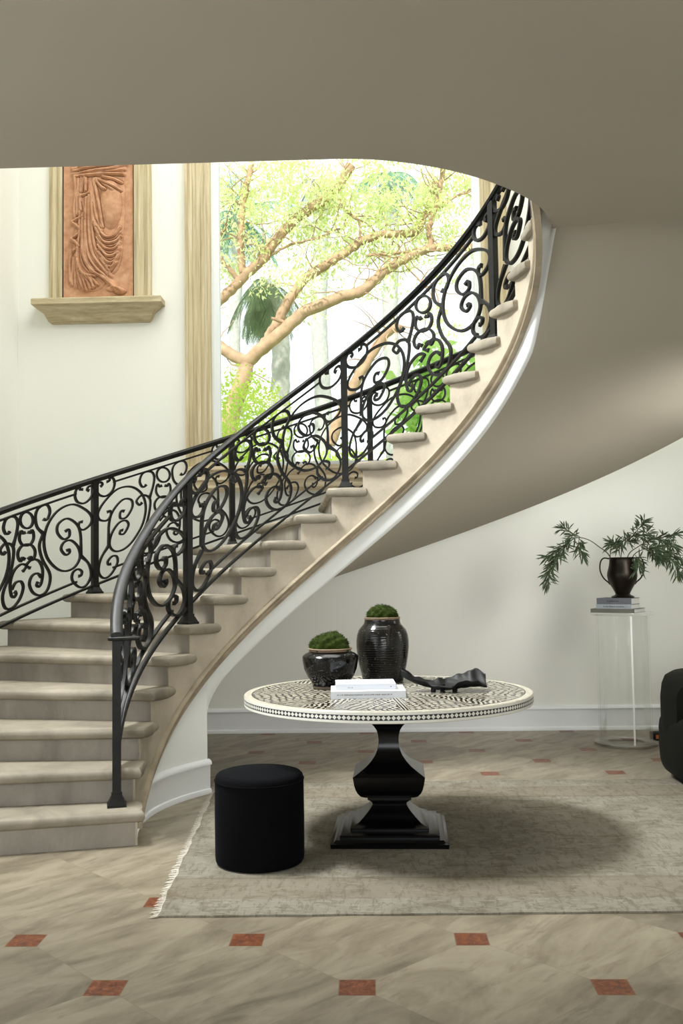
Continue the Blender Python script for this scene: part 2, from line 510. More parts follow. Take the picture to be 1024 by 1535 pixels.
# ------------------------------------------------------------------ camera
YAW, PITCH, ROLL, F = -.0314, .0599, .0151, 1458.53
def Rm(i, j, a):
    m = np.eye(3); c, s = math.cos(a), math.sin(a)
    m[i, i] = c; m[i, j] = -s; m[j, i] = s; m[j, j] = c
    return m
MW = Rm(0, 1, ROLL) @ Rm(1, 2, PITCH) @ Rm(0, 2, YAW)     # world (x, up, depth) -> camera (right, up, forward)
right, up, fwd = [Vector((r[0], r[2], r[1])) for r in MW]
cam = bpy.data.cameras.new('camera'); cam_o = bpy.data.objects.new('camera', cam); COL.objects.link(cam_o)
mat = Matrix((right, up, -fwd)).transposed().to_4x4(); mat.translation = Vector((0, 0, 1.3))
cam_o.matrix_world = mat
cam.sensor_fit = 'VERTICAL'; cam.sensor_height = 36.0; cam.sensor_width = 24.0
cam.lens = F*36.0/1535.0
cam.clip_end = 200; cam.clip_start = 0.05
bpy.context.scene.camera = cam_o

# ------------------------------------------------------------------ stair geometry
CX, CY = -.168, 5.119
RISE, DTH, TH1 = .1658, 10.773, 190.15
def hp(th): return RISE*(1+(TH1-th)/DTH)
def pol(R, th): return (CX+R*math.cos(R_(th)), CY+R*math.sin(R_(th)))
def th_end(k): return TH1-DTH*(k-1)
def th_riser(k): return th_end(k-1)+1.5
def sstep(a, b, x):
    t = min(1, max(0, (x-a)/(b-a))); return t*t*(3-2*t)
HC = 3.05
WALL_Y, WALL_L, WALL_R, TOP = 7.93, -2.93, 2.75, 6.7

# ------------------------------------------------------------------ room shell
FRONT = -3.2
WIN = (-1.303, 0.935, 2.16, 6.2)     # x0 x1 z0 z1 opening
def wall_with_hole(name, x0, x1, z0, z1, hole, y0, y1, mat):
    hx0, hx1, hz0, hz1 = hole
    bm = bmesh.new()
    xs, zs = [x0, hx0, hx1, x1], [z0, hz0, hz1, z1]
    for y, flip in ((y0, False), (y1, True)):
        g = [[bm.verts.new((x, y, z)) for z in zs] for x in xs]
        for i in range(3):
            for j in range(3):
                if i == 1 and j == 1: continue
                f = [g[i][j], g[i+1][j], g[i+1][j+1], g[i][j+1]]
                bm.faces.new(f if not flip else f[::-1])
    for a, b in (((hx0,hz0),(hx1,hz0)), ((hx1,hz0),(hx1,hz1)), ((hx1,hz1),(hx0,hz1)), ((hx0,hz1),(hx0,hz0)),
                 ((x0,z0),(x1,z0)), ((x1,z0),(x1,z1)), ((x1,z1),(x0,z1)), ((x0,z1),(x0,z0))):
        bm.faces.new([bm.verts.new(p) for p in ((a[0],y0,a[1]),(b[0],y0,b[1]),(b[0],y1,b[1]),(a[0],y1,a[1]))])
    bmesh.ops.remove_doubles(bm, verts=bm.verts[:], dist=1e-5)
    return tag(bm_obj(name, bm, mat), kind='structure')
wall_with_hole('wall_back', WALL_L-.3, WALL_R+.3, -.1, TOP, WIN, WALL_Y, WALL_Y+.28, M['wall'])
# left wall with the tall entrance opening towards the camera's side (out of frame)
bm = bmesh.new()
add_box(bm, WALL_L-.25, WALL_L, 3.3, WALL_Y+.28, -.1, TOP)
add_box(bm, WALL_L-.25, WALL_L, FRONT, -.6, -.1, TOP)
add_box(bm, WALL_L-.25, WALL_L, -.6, 3.3, 2.9, TOP)
tag(bm_obj('wall_left', bm, M['wall']), kind='structure')
tag(box('wall_right', WALL_R, WALL_R+.25, FRONT, WALL_Y+.28, -.1, TOP, M['wall']), kind='structure')
tag(box('wall_front', WALL_L-.25, WALL_R+.25, FRONT-.25, FRONT, -.1, TOP, M['wall']), kind='structure')
tag(box('floor', WALL_L-.25, WALL_R+.25, FRONT-.25, WALL_Y+.28, -.12, 0, M['floor']), kind='structure')
tag(box('ceiling_upper', WALL_L-.25, WALL_R+.25, FRONT-.25, WALL_Y+.28, TOP, TOP+.15, M['wall']), kind='structure')

# opening edge of the lower ceiling: straight on the left, then round, a little wider where the stair arrives
EDGE = [(-90,1.072),(-80,1.074),(-66,1.066),(-55,1.064),(-45,1.068),(-35,1.083),(-29,1.097),(-22,1.110),(-17,1.121),(-11.6,1.130),(-6,1.132),(0,1.122),(5,1.108),(10,1.094),(15,1.085),(21,1.077),(30,1.075)]
def edge_r(th):
    if th >= 30: return 1.075
    for (a, ra), (b, rb) in zip(EDGE, EDGE[1:]):
        if a <= th <= b: return ra+(rb-ra)*(th-a)/(b-a)
    return 1.072
arc = [pol(edge_r(t), t) for t in np.arange(-90, -7.9, 2)]
outl = [(WALL_L, CY-1.072)] + [(CX-.9, CY-1.072)] + arc
outl += [pol(2.726, t) for t in range(-8, 19, 2)] + [(WALL_R, pol(2.726, 18)[1]), (WALL_R, FRONT), (WALL_L, FRONT)]
bm = bmesh.new(); poly_prism(bm, outl, HC, HC+.425)
bmesh.ops.triangulate(bm, faces=[f for f in bm.faces if len(f.verts) > 4])
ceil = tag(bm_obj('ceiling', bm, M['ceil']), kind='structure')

# baseboards
def baseboard(name, x0, x1, y, sgn=-1):
    bm = bmesh.new()
    add_box(bm, x0, x1, y-.018, y, 0, .165)
    prof = [(0,.165),(-.030,.165),(-.032,.172),(-.026,.182),(-.016,.190),(0,.196)]
    a = [bm.verts.new((x0, y+p[0], p[1])) for p in prof]; b = [bm.verts.new((x1, y+p[0], p[1])) for p in prof]
    for i in range(len(prof)-1): bm.faces.new((a[i], a[i+1], b[i+1], b[i]))
    prof = [(-.018,.03),(-.030,.024),(-.034,.012),(-.034,0)]
    a = [bm.verts.new((x0, y+p[0], p[1])) for p in prof]; b = [bm.verts.new((x1, y+p[0], p[1])) for p in prof]
    for i in range(len(prof)-1): bm.faces.new((a[i], a[i+1], b[i+1], b[i]))
    return tag(bm_obj(name, bm, M['white_trim']), kind='structure')
baseboard('baseboard_back', WALL_L, WALL_R, WALL_Y)

# ------------------------------------------------------------------ window: frame, pane, stone surround
def window():
    x0, x1, z0, z1 = WIN
    bm = bmesh.new()
    y0, y1 = WALL_Y+.10, WALL_Y+.17
    w = .05
    add_box(bm, x0, x0+w, y0, y1, z0, z1); add_box(bm, x1-w, x1, y0, y1, z0, z1)
    add_box(bm, x0, x1, y0, y1, z0, z0+w); add_box(bm, x0, x1, y0, y1, z1-w, z1)
    fr = tag(bm_obj('window_1', bm, M['white_trim']), kind='structure')
    box('pane', x0+w, x1-w, y0+.03, y0+.036, z0+w, z1-w, M['pane'], fr)
    # moulded stone surround: stepped strips left, right, and a deep sill course under
    def strips(x_in, sgn):
        bm = bmesh.new()
        steps = [(0,.022,.055),(.022,.05,.040),(.05,.085,.030),(.085,.115,.042),(.115,.150,.033),(.150,.185,.05),(.185,.212,.06)]
        for a, b, d in steps:
            xa, xb = x_in+sgn*a, x_in+sgn*b
            add_box(bm, min(xa,xb), max(xa,xb), WALL_Y-d, WALL_Y, z0-.02, z1+.2)
        return bm
    o = bm_obj('trim_1', strips(x0, -1), M['trim']); tag(o, kind='structure')
    o = bm_obj('trim_2', strips(x1, 1), M['trim']); tag(o, kind='structure')
    bm = bmesh.new()
    for za, zb, d in [(z0-.03,z0,.10),(z0-.05,z0-.03,.085),(z0-.085,z0-.05,.06),(z0-.11,z0-.085,.075),(z0-.15,z0-.11,.05),(z0-.175,z0-.15,.06),(z0-.205,z0-.175,.035)]:
        add_box(bm, x0-.212, x1+.212, WALL_Y-d, WALL_Y, za, zb)
    g2 = M['trim']
    tag(bm_obj('trim_3', bm, M['sill']), kind='structure')
    # reveal
    bm = bmesh.new()
    add_box(bm, x0, x1, WALL_Y, WALL_Y+.10, z0-.02, z0)
    tag(bm_obj('trim_4', bm, M['white_trim']), kind='structure')
g = G('weathered_sill_stone'); v = g.mapping(scale=(1.6, 40, 40)); n = g.noise(1.0, 6, .65, v, .3)
M['sill'] = g.base(g.ramp(n, [(.3, sc((206,186,150))), (.5, sc((234,218,186))), (.68, sc((248,238,214)))]), .65, spec=.2)
window()

# ------------------------------------------------------------------ staircase
stair = empty('staircase', (CX, CY, 0))
tag(stair, 'curved limestone staircase with rounded nosings sweeping up around the hall', 'staircase')
def P(o):     # parent keeping world coordinates
    o.parent = stair; o.matrix_parent_inverse = Matrix.Translation((-CX, -CY, 0)); return o
N_STEPS = 20
R_IN, R_STR, R_OUT = 1.03, 1.062, 2.72
for k in range(1, N_STEPS+1):
    d = {1: -5.0, 2: -2.0}.get(k, 0)
    tf = th_riser(k)+1.9; te = th_end(k)
    if k == 1: tf -= 0.5
    out = []
    n = 3
    for i in range(n+1):
        out.append(pol(R_IN, tf+(te-tf)*i/n))
    tb = th_riser(k+1)-1.0
    if k == N_STEPS: tb = -7.9
    out.append(pol(1.12, te)); out.append(pol(R_OUT, tb))
    to = tf-1.0+d
    for i in range(1, 4):
        out.append(pol(R_OUT+.03, tb+(to-tb)*i/3))
    z1 = k*RISE
    bm = bmesh.new(); poly_prism(bm, out, z1-.058, z1)
    es = [e for e in bm.edges if abs(e.verts[0].co.z-e.verts[1].co.z) < 1e-6]
    bmesh.ops.bevel(bm, geom=es, offset=.0285, segments=6, affect='EDGES', profile=0.5, clamp_overlap=True)
    tr = P(smooth_angle(bm_obj('tread', bm, M['tread']), 60))
    # riser slab under the nosing
    tr_ = th_riser(k)
    a0 = pol(R_STR+.004, tr_); a1 = pol(R_OUT-.02, tr_+d)
    b0 = pol(R_STR+.004, tr_-2.0); b1 = pol(R_OUT-.02, tr_+d-1.0)
    bm = bmesh.new(); poly_prism(bm, [a0, b0, b1, a1], (k-1)*RISE-.005 if k > 1 else 0, z1-.05)
    rs = bm_obj('riser', bm, M['riser']); rs.parent = tr
# cut stringer: one stepped curved face with a little thickness
bm = bmesh.new()
for k in range(1, N_STEPS+3):
    t0, t1 = th_riser(k), th_riser(k+1)
    z1 = k*RISE-.045
    n = 6
    for i in range(n):
        ta, tb = t0+(t1-t0)*i/n, t0+(t1-t0)*(i+1)/n
        za, zb = max(0, hp(ta)-.24), max(0, hp(tb)-.24)
        if z1 <= min(za, zb): continue
        q = [(*pol(R_STR, ta), za), (*pol(R_STR, tb), zb), (*pol(R_STR, tb), z1), (*pol(R_STR, ta), z1)]
        q2 = [(*pol(R_STR+.010, ta), za), (*pol(R_STR+.010, tb), zb), (*pol(R_STR+.010, tb), z1), (*pol(R_STR+.010, ta), z1)]
        v = [bm.verts.new(p) for p in q]; bm.faces.new(v[::-1])
        if i == 0:
            w = [bm.verts.new(p) for p in (q[0], q[3], q2[3], q2[0])]; bm.faces.new(w)
bmesh.ops.remove_doubles(bm, verts=bm.verts[:], dist=1e-5)
P(tag(bm_obj('stringer', bm, M['string'], recalc=False), 'tan limestone cut stringer below the tread ends'))

def helix_sweep(name, Rf, zf, prof, t0, t1, mat, parent=None, step=1.5, cap=True):
    """prof: closed loop of (dr, dz)"""
    n = max(2, int(abs(t1-t0)/step))
    bm = bmesh.new(); rings = []
    for i in range(n+1):
        th = t0+(t1-t0)*i/n
        rings.append([bm.verts.new((*pol(Rf(th)+dr, th), zf(th)+dz)) for dr, dz in prof])
    m = len(prof)
    for i in range(n):
        for j in range(m):
            bm.faces.new((rings[i][j], rings[i][(j+1) % m], rings[i+1][(j+1) % m], rings[i+1][j]))
    if cap: bm.faces.new(rings[0]); bm.faces.new(rings[-1][::-1])
    return smooth_angle(bm_obj(name, bm, mat, parent), 45)
def z_mould(th): return max(-.05, hp(th)-.212 - .05*sstep(150, 200, th) - .03*sstep(12, -5, th))
pm = [(.02,-.038),(-.014,-.038),(-.018,-.028),(-.009,-.021),(-.009,-.008),(-.022,.002),(-.027,.014),(-.023,.026),(-.008,.034),(.02,.034)]
P(tag(helix_sweep('stringer_moulding', lambda t: R_STR, z_mould, pm, 201.5, -24, M['mould']), 'brown stone moulding along the stringer'))

# plaster soffit: inner fascia, rounded lower edge, sloping underside; closed spandrel below the first steps
def z_sof(th, R):
    base = hp(th)-.385-.03*sstep(1.1, 2.7, R)
    return base+(HC-base)*sstep(15+16*min(1, max(0, (R-1.15)/1.0)), -8, th)
T_SP = 140.5
def corner(th):
    # rounded upper corner of the opening beside the closed spandrel
    t = (T_SP-th)/8.0
    if t >= 1: return 0
    return .11*(1-math.sqrt(max(0, 1-(1-t)**2)))
ths = sorted(set([196.5, 195, 190, 185, 180, 175, 170, 165, 160, 155, 150, 145, T_SP+.01, T_SP] + [T_SP-x for x in (.1,.3,.7,1.2,2,3,4,5,6.5,8)] + list(np.arange(130, -8.01, -2)) + [-8.0, -8.2, -12, -16, -20, -24]), reverse=True)
bm = bmesh.new(); rings = []
RS = [1.3, 1.6, 2.0, 2.4, 2.73]
for th in ths:
    ri = edge_r(th) if th < 30 else 1.075
    zt = max(hp(th)-.2, z_sof(th, 1.07)+.03)
    closed = th > T_SP
    def zb(R):
        if closed: return 0.0
        return z_sof(th, R) - corner(th)*(1 if R < 2 else 1)
    ring = [(1.095, zt+.02), (1.078, zt)]
    f = .022
    if closed: ring += [(ri, .08), (ri, .03), (ri, 0.0)]
    else: ring += [(ri, max(zb(ri)+f, 0)), (ri+f*.3, zb(ri)+f*.3), (ri+f, zb(ri))]
    ring += [((R if th > -8.1 else ri+.03+.002*q), zb(R)+(.012 if th < -8.1 else 0)) for q, R in enumerate(RS)]
    for q, R in reversed(list(enumerate(RS))):
        ring.append((R if th > -8.1 else ri+.03+.002*q, max(.03, hp(th)-.16, 0 if closed else zb(R)+.03)))
    rings.append([bm.verts.new((*pol(R, th), z)) for R, z in ring])
for a, b in zip(rings, rings[1:]):
    m = len(a)
    for j in range(m):
        try:
            fc = bm.faces.new((a[j], a[(j+1) % m], b[(j+1) % m], b[j]))
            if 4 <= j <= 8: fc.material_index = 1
        except ValueError: pass
bm.faces.new(rings[0]); bm.faces.new(rings[-1][::-1])
bmesh.ops.remove_doubles(bm, verts=bm.verts[:], dist=1e-5)
bmesh.ops.dissolve_degenerate(bm, edges=bm.edges[:], dist=1e-5)
sof = P(tag(bm_obj('soffit', bm, M['fascia']), 'white plaster fascia and underside'))
sof.data.materials.append(M['ceil'])  # same plaster, underside faces in the shade-darkened tone
smooth_angle(sof, 50)
# spandrel base moulding
pb = [(0,0),(0,.20),(-.014,.196),(-.026,.188),(-.03,.178),(-.03,.168),(-.016,.164),(-.014,.03),(-.024,.026),(-.028,.012),(-.028,0)]
def bb_sweep():
    bm = bmesh.new(); rings = []
    for th in np.linspace(195, T_SP-.6, 40):
        f = min(1.0, max(.02, (z_mould(th)-.012)/.2))
        rings.append([bm.verts.new((*pol(1.078+dr, th), dz*f if f < 1 else dz)) for dr, dz in pb])
    for a, b in zip(rings, rings[1:]):
        for j in range(len(a)): bm.faces.new((a[j], a[(j+1) % len(a)], b[(j+1) % len(a)], b[j]))
    bm.faces.new(rings[0]); bm.faces.new(rings[-1][::-1])
    return smooth_angle(bm_obj('spandrel_baseboard', bm, M['white_trim']), 45)
P(tag(bb_sweep(), 'white moulded baseboard curving under the first steps'))

# ------------------------------------------------------------------ wrought-iron balustrades
def ribbon_bm(bm, pts, mapf, t=.013, d=.02, swell=True):
    n = len(pts); rings = []
    for i, (u, v) in enumerate(pts):
        a = pts[max(i-1, 0)]; b = pts[min(i+1, n-1)]
        tx, ty = b[0]-a[0], b[1]-a[1]; l = math.hypot(tx, ty) or 1
        nx, ny = -ty/l, tx/l
        tt = t
        if swell:
            e = min(i, n-1-i)
            if e < 4: tt = t*(1+.75*(1-e/4))
        rings.append([bm.verts.new(mapf(u+nx*s*tt/2, v+ny*s*tt/2, q*d/2)) for s, q in ((-1,-1),(1,-1),(1,1),(-1,1))])
    for a, b in zip(rings, rings[1:]):
        for j in range(4):
            bm.faces.new((a[j], a[(j+1) % 4], b[(j+1) % 4], b[j]))
    return rings

HW = .545
# motif strokes in panel coordinates: u across from the panel centre, v above the lowest bar
BIGC = [(.4455,.489),(.424,.492),(.416,.465),(.432,.438),(.464,.43),(.51,.454),(.519,.505),(.469,.57),(.367,.634),(.256,.623),(.173,.55),(.14,.443),(.164,.324),(.2375,.225),(.311,.181),(.385,.186),(.427,.241),(.413,.317),(.358,.381),(.302,.387),(.277,.347),(.311,.295),(.344,.30),(.34,.325),(.322,.322)]
THREE = [(.433,.248),(.433,.39),(.404,.48),(.325,.545),(.256,.527),(.247,.47),(.293,.41),(.339,.413),(.344,.45),(.33,.468),(.311,.458)]
LOWC = [(.433,.248),(.496,.171),(.515,.083),(.478,.025),(.422,.029),(.367,.095),(.371,.147),(.408,.16),(.441,.135),(.437,.108),(.418,.108)]
def topc():
    cx, cy, r = .459, .685, .072
    q = [(-.15,.42),(-.42,.45),(-.5,.75),(-.85,.55),(-1,0),(-.72,-.68),(0,-1),(.72,-.68),(1,-.05),(.82,.5),(.5,.52),(.35,.25),(.55,.12)]
    return [(cx+a*r, cy+b*r) for a, b in q]
SA = [(.136,.60),(.15,.588),(.172,.598),(.187,.64),(.17,.685),(.131,.696),(.088,.68),(.071,.634),(.085,.56),(.136,.5)]
SB = [(.136,.5),(.1035,.43),(.127,.328),(.182,.224),(.19,.16),(.164,.10),(.108,.088),(.053,.125),(.025,.19),(.043,.238),(.085,.245),(.12,.21)]
JR = [(.03,.30),(.012,.312),(.0,.33),(.045,.352),(.10,.325),(.13,.255),(.122,.175),(.10,.15),(.082,.168),(.094,.185)]
HEART = [(-.012,.553),(-.03,.545),(-.042,.565),(-.055,.545),(-.056,.505),(-.035,.472),(0,.462),(.035,.472),(.056,.505),(.055,.545),(.042,.565),(.03,.545),(.012,.553)]
IHEART = [(-.014,.37),(-.034,.385),(-.046,.36),(-.066,.385),(-.068,.425),(-.042,.46),(0,.472),(.042,.46),(.068,.425),(.066,.385),(.046,.36),(.034,.385),(.014,.37)]
RING = [(.052*math.cos(2*PI*i/24), .634+.055*math.sin(2*PI*i/24)) for i in range(25)]
def mir(p): return [(-u, v) for u, v in p]
SBL = [(-.169,.475),(-.19,.462),(-.213,.50),(-.165,.53),(-.104,.476)] + mir(SB)[2:]
SAL = mir(SA)[:-1]+[(-.112,.49)]
STROKES = [('scroll', BIGC), ('scroll', THREE), ('scroll', LOWC), ('scroll', topc()),
           ('scroll', mir(BIGC)), ('scroll', mir(THREE)), ('scroll', mir(LOWC)), ('scroll', mir(topc())),
           ('scroll', SA), ('scroll', SB), ('scroll', SAL), ('scroll', SBL),
           ('scroll', JR), ('scroll', mir(JR)), ('scroll', HEART), ('scroll', IHEART), ('ring', RING)]

def balustrade(name, label, R, posts, z_bot, z_railtop, rail_range, shear, t=.013, d=.02, newel=None, cut=None):
    root = empty(name, (*pol(R, posts[0]), z_bot(posts[0])))
    inv = Matrix.Translation([-c for c in root.location])
    def att(o, par=None):
        if par is None: o.parent = root; o.matrix_parent_inverse = inv
        else: o.parent = par
        return o
    tag(root, label, 'balustrade')
    # handrail: moulded section
    w = .031
    prof = [(-w,-.012),(-w*.8,-.03),(-.012,-.034),(-.012,-.042),(.012,-.042),(.012,-.034),(w*.8,-.03),(w,-.012),(w*.8,-.002),(.012,.004),(-.012,.004),(-w*.8,-.002)]
    att(helix_sweep('handrail', lambda a: R, z_railtop, prof, rail_range[0], rail_range[1], M['iron']))
    # posts
    for i, th in enumerate(posts):
        k = int((213.2-th)//DTH)
        zt = k*RISE; hz = z_railtop(th)-.03
        s = .021
        c, sn = math.cos(R_(th)), math.sin(R_(th))
        def sq(bm, h0, h1, z0, z1):
            x, y = pol(R, th)
            A = [bm.verts.new((x+h0*(a*c-b*sn), y+h0*(a*sn+b*c), z0)) for a, b in ((-1,-1),(1,-1),(1,1),(-1,1))]
            B = [bm.verts.new((x+h1*(a*c-b*sn), y+h1*(a*sn+b*c), z1)) for a, b in ((-1,-1),(1,-1),(1,1),(-1,1))]
            bm.faces.new(A[::-1]); bm.faces.new(B)
            for q in range(4): bm.faces.new((A[q], A[(q+1) % 4], B[(q+1) % 4], B[q]))
        bm = bmesh.new(); sq(bm, s, s, zt+.02, hz)
        po = att(bm_obj('post', bm, M['iron']))
        bm = bmesh.new(); sq(bm, .046, .046, zt, zt+.014); sq(bm, .042, .028, zt+.014, zt+.045); sq(bm, .026, .026, zt+.045, zt+.062)
        att(bm_obj('post_base', bm, M['iron']), po)
    # panels
    for i in range(len(posts)-1):
        ta, tb = posts[i], posts[i+1]
        tc = (ta+tb)/2; half = R_(ta-tb)/2*R
        su = half/HW
        dz = (z_bot(tb)-z_bot(ta))/(2*half)          # slope per metre of arc
        zc = z_bot(tc)
        def mapper(uc, sh, tot):
            def f(u, v, q):
                us = u*su; th = tc-math.degrees(us/R)
                ucs = uc*su
                base = z_bot(tc-math.degrees(ucs/R))
                z = base + dz*sh*(us-ucs) + v*tot
                return (*pol(R+q, th), z)
            return f
        def bar(v0, ua, ub, tt, dd):
            bm = bmesh.new(); n = 18
            pts = [(ua+(ub-ua)*j/n, v0) for j in range(n+1)]
            def f(u, v, q):
                th = tc-math.degrees(u*su/R)
                return (*pol(R+q, th), z_bot(th)+v)
            rr = ribbon_bm(bm, pts, f, tt, dd, False)
            bm.faces.new(rr[0]); bm.faces.new(rr[-1][::-1])
            return bm
        bm = bar(0, -HW, HW, .016, .03)
        pan = att(bm_obj('scroll_panel', bm, M['iron']))
        att(bm_obj('bar', bar(.075, -.40, .40, .014, .026), M['iron']), pan)
        vt = z_railtop(tc)-z_bot(tc)-.078
        att(bm_obj('bar', bar(vt, -.395, .395, .014, .026), M['iron']), pan)
        tot = (z_railtop(tc)-z_bot(tc))/.776
        for nm, st in STROKES:
            us = [p[0] for p in st]; uc = (min(us)+max(us))/2
            sh = shear if nm != 'ring' else shear*.0
            if len(st) in (len(HEART),) and abs(uc) < .02: sh = shear*.3
            pts = crom(st, 6) if nm != 'ring' else st
            bm = bmesh.new()
            rr = ribbon_bm(bm, [tuple(p) for p in pts], mapper(uc, sh, tot), t, d, nm != 'ring')
            if nm != 'ring': bm.faces.new(rr[0]); bm.faces.new(rr[-1][::-1])
            att(smooth_angle(bm_obj(nm, bm, M['iron']), 50), pan)
    return root, att

def rail_in(th): return hp(th)+1.013-.040*sstep(140, 172, th)
inner, att = balustrade('inner_balustrade', 'black wrought iron balustrade on the table side of the stairs, starting at the lowest step',
    1.15, [196, 144.5, 90, 36.4, -17.5], lambda t: hp(t)+.235+.02*sstep(140, 172, t), rail_in, (198.5, -19), .62, .014, .026)
x, y = pol(1.15, 197.5)
cp = box('rail_cap', -.078, .078, -.034, .034, -.010, .010, M['iron'], None, .008, 3)
cp.rotation_euler = (0, 0, R_(8)); cp.location = (x+.035, y+.01, rail_in(197.5)-.044)
cp.parent = inner; cp.matrix_parent_inverse = Matrix.Translation([-c for c in inner.location])
outer, _ = balustrade('outer_balustrade', 'black wrought iron balustrade on the far side of the stairs, before the window',
    2.6, [183.3, 159.1, 134.9, 110.8, 86.4, 62.2, 38.0], lambda t: hp(t)+.205, lambda t: hp(t)+.985, (190, 36), .9)

# ------------------------------------------------------------------ terracotta relief in its stone frame
def relief():
    x0, x1, z0, z1 = -2.533, -1.95, 3.565, 5.0
    yb = WALL_Y-.02
    W, Hh = x1-x0, 1.15
    NX, NZ = 190, 430
    U, V = np.meshgrid(np.linspace(0, 1, NX), np.linspace(0, (z1-z0)/Hh, NZ))
    X = U*675+130; Y = 1425-V*1360          # sketch units used for the drapery lines below
    H = np.zeros_like(U)
    def seg_dist(pts):
        D = np.full(U.shape, 1e9)
        q = crom(pts, 5)
        for a, b in zip(q, q[1:]):
            dx, dy = b[0]-a[0], b[1]-a[1]; l2 = dx*dx+dy*dy+1e-9
            t = np.clip(((X-a[0])*dx+(Y-a[1])*dy)/l2, 0, 1)
            D = np.minimum(D, np.hypot(X-a[0]-t*dx, Y-a[1]-t*dy))
        return D
    def mass(cx, cy, rx, ry, h, p=2.0):
        d = np.abs((X-cx)/rx)**p+np.abs((Y-cy)/ry)**p
        return h*np.sqrt(np.clip(1-d, 0, 1))
    body = mass(500, 420, 225, 760, .016, 2.4)
    body = np.maximum(body, mass(400, 950, 190, 380, .014, 2.5))
    body = np.maximum(body, mass(470, -60, 230, 300, .02))
    body = np.maximum(body, mass(590, 470, 112, 270, .040))
    body = np.maximum(body, mass(600, 900, 100, 260, .018))
    H += body
    ridges = [
     [(215,150),(330,140),(480,120),(620,100),(745,60)],[(240,175),(400,170),(560,165),(715,165)],[(230,120),(380,95),(600,70),(740,30)],[(215,95),(400,60),(620,30)],[(220,60),(400,20),(640,-20)],
     [(430,215),(455,330),(490,520),(515,700)],[(425,230),(425,380),(450,560),(505,730)],[(405,250),(408,420),(430,640),(480,760)],
     [(440,215),(500,290),(545,330)],[(450,210),(560,260),(690,330)],[(520,190),(620,215),(695,250)],
     [(440,640),(500,750),(560,800),(630,785),(680,700)],[(450,720),(510,830),(580,860),(650,840),(688,790)],[(460,800),(530,900),(600,925),(655,900),(684,850)],[(470,880),(545,975),(605,990),(655,960),(680,910)],[(480,950),(550,1040),(605,1055),(650,1020),(668,960)],[(500,1020),(560,1085),(610,1090),(650,1050)],
     [(320,560),(318,800),(330,980),(400,1120),(520,1200),(620,1290),(680,1330)],[(360,400),(350,700),(372,950),(440,1090),(560,1210),(640,1310)],[(385,380),(385,700),(410,930),(480,1060),(590,1190)],[(410,470),(415,700),(440,880),(510,1030),(565,1120)],
     [(290,540),(292,760),(272,900),(275,1060),(330,1160),(440,1185)],[(345,640),(340,860),(360,1020),(430,1130)],
     [(275,378),(330,368),(385,345),(390,260)],[(215,630),(262,605),(312,585)],[(218,640),(250,665),(285,700)],[(210,800),(245,780),(288,745)],[(212,810),(250,840),(280,880)],[(205,945),(240,920),(268,905)],[(205,950),(190,1030),(195,1120),(200,1230)],
     [(262,960),(240,1130),(250,1280)],[(268,1020),(285,1180),(320,1310)],[(280,1080),(325,1210),(352,1315)],[(300,1130),(360,1220),(390,1305)],[(330,1160),(400,1230),(425,1290)],[(380,1180),(440,1240),(462,1270)],[(230,1000),(215,1150),(212,1260)],
     [(240,190),(250,350),(235,480),(240,590)],[(275,200),(265,380),(262,560)],[(305,200),(285,380),(300,520)],[(335,190),(305,330)],[(350,200),(352,330)],
     [(550,1100),(590,1180)],[(640,1060),(560,1160)],
    ]
    def resamp(r, n=9):
        q = np.array(crom(r, 6)); L = np.r_[0, np.cumsum(np.hypot(*np.diff(q, axis=0).T))]
        t = np.linspace(0, L[-1], n); return np.c_[np.interp(t, L, q[:, 0]), np.interp(t, L, q[:, 1])]
    fams = [(0,5),(5,8),(8,10),(11,17),(17,21),(21,23),(30,36),(37,41)]
    extra = []
    for a, b in fams:
        for k in range(a, b-1):
            extra.append(list(map(tuple, (resamp(ridges[k])+resamp(ridges[k+1]))/2)))
    K = 260.0
    acc = np.ones_like(H)
    crease = np.zeros_like(H)
    for i, r in enumerate(ridges+extra):
        d = seg_dist(r)
        main = i < len(ridges)
        h = (.015+.006*((i*37) % 10)/10) if main else .011
        w = (17.0 if main else 12.0)
        acc += np.exp(K*h*np.exp(-(d/w)**2))-1
        if main: crease = np.maximum(crease, np.exp(-((d-20)/5.0)**2)*(.6+.4*((i*53) % 7)/7))
    H += np.log(acc)/K - .006*crease*(body > .004)
    H += mass(680, 1335, 62, 34, .03) + mass(620, 1310, 80, 30, .012)
    ed = np.minimum(np.minimum(X-130, 805-X), 1425-Y)
    H += .006*np.exp(-(ed/12.0)**2)
    H += .0018*rng.randn(*H.shape)*0 
    ground = .012
    verts = [(x0+U[j, i]*W, yb-ground-H[j, i]*1.7, z0+V[j, i]*Hh) for j in range(NZ) for i in range(NX)]
    faces = [(j*NX+i, j*NX+i+1, (j+1)*NX+i+1, (j+1)*NX+i) for j in range(NZ-1) for i in range(NX-1)]
    root = empty('wall_relief', ((x0+x1)/2, WALL_Y, z0-.18))
    tag(root, 'terracotta relief of a draped standing figure in a stone frame above a wall ledge', 'relief')
    inv = Matrix.Translation([-c for c in root.location])
    def A(o): o.parent = root; o.matrix_parent_inverse = inv; return o
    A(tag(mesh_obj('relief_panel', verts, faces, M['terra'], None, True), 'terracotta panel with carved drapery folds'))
    A(box('backing_slab', x0-.012, x1+.01, yb-.006, WALL_Y-.001, z0-.01, z1+.01, M['terra_dark']))
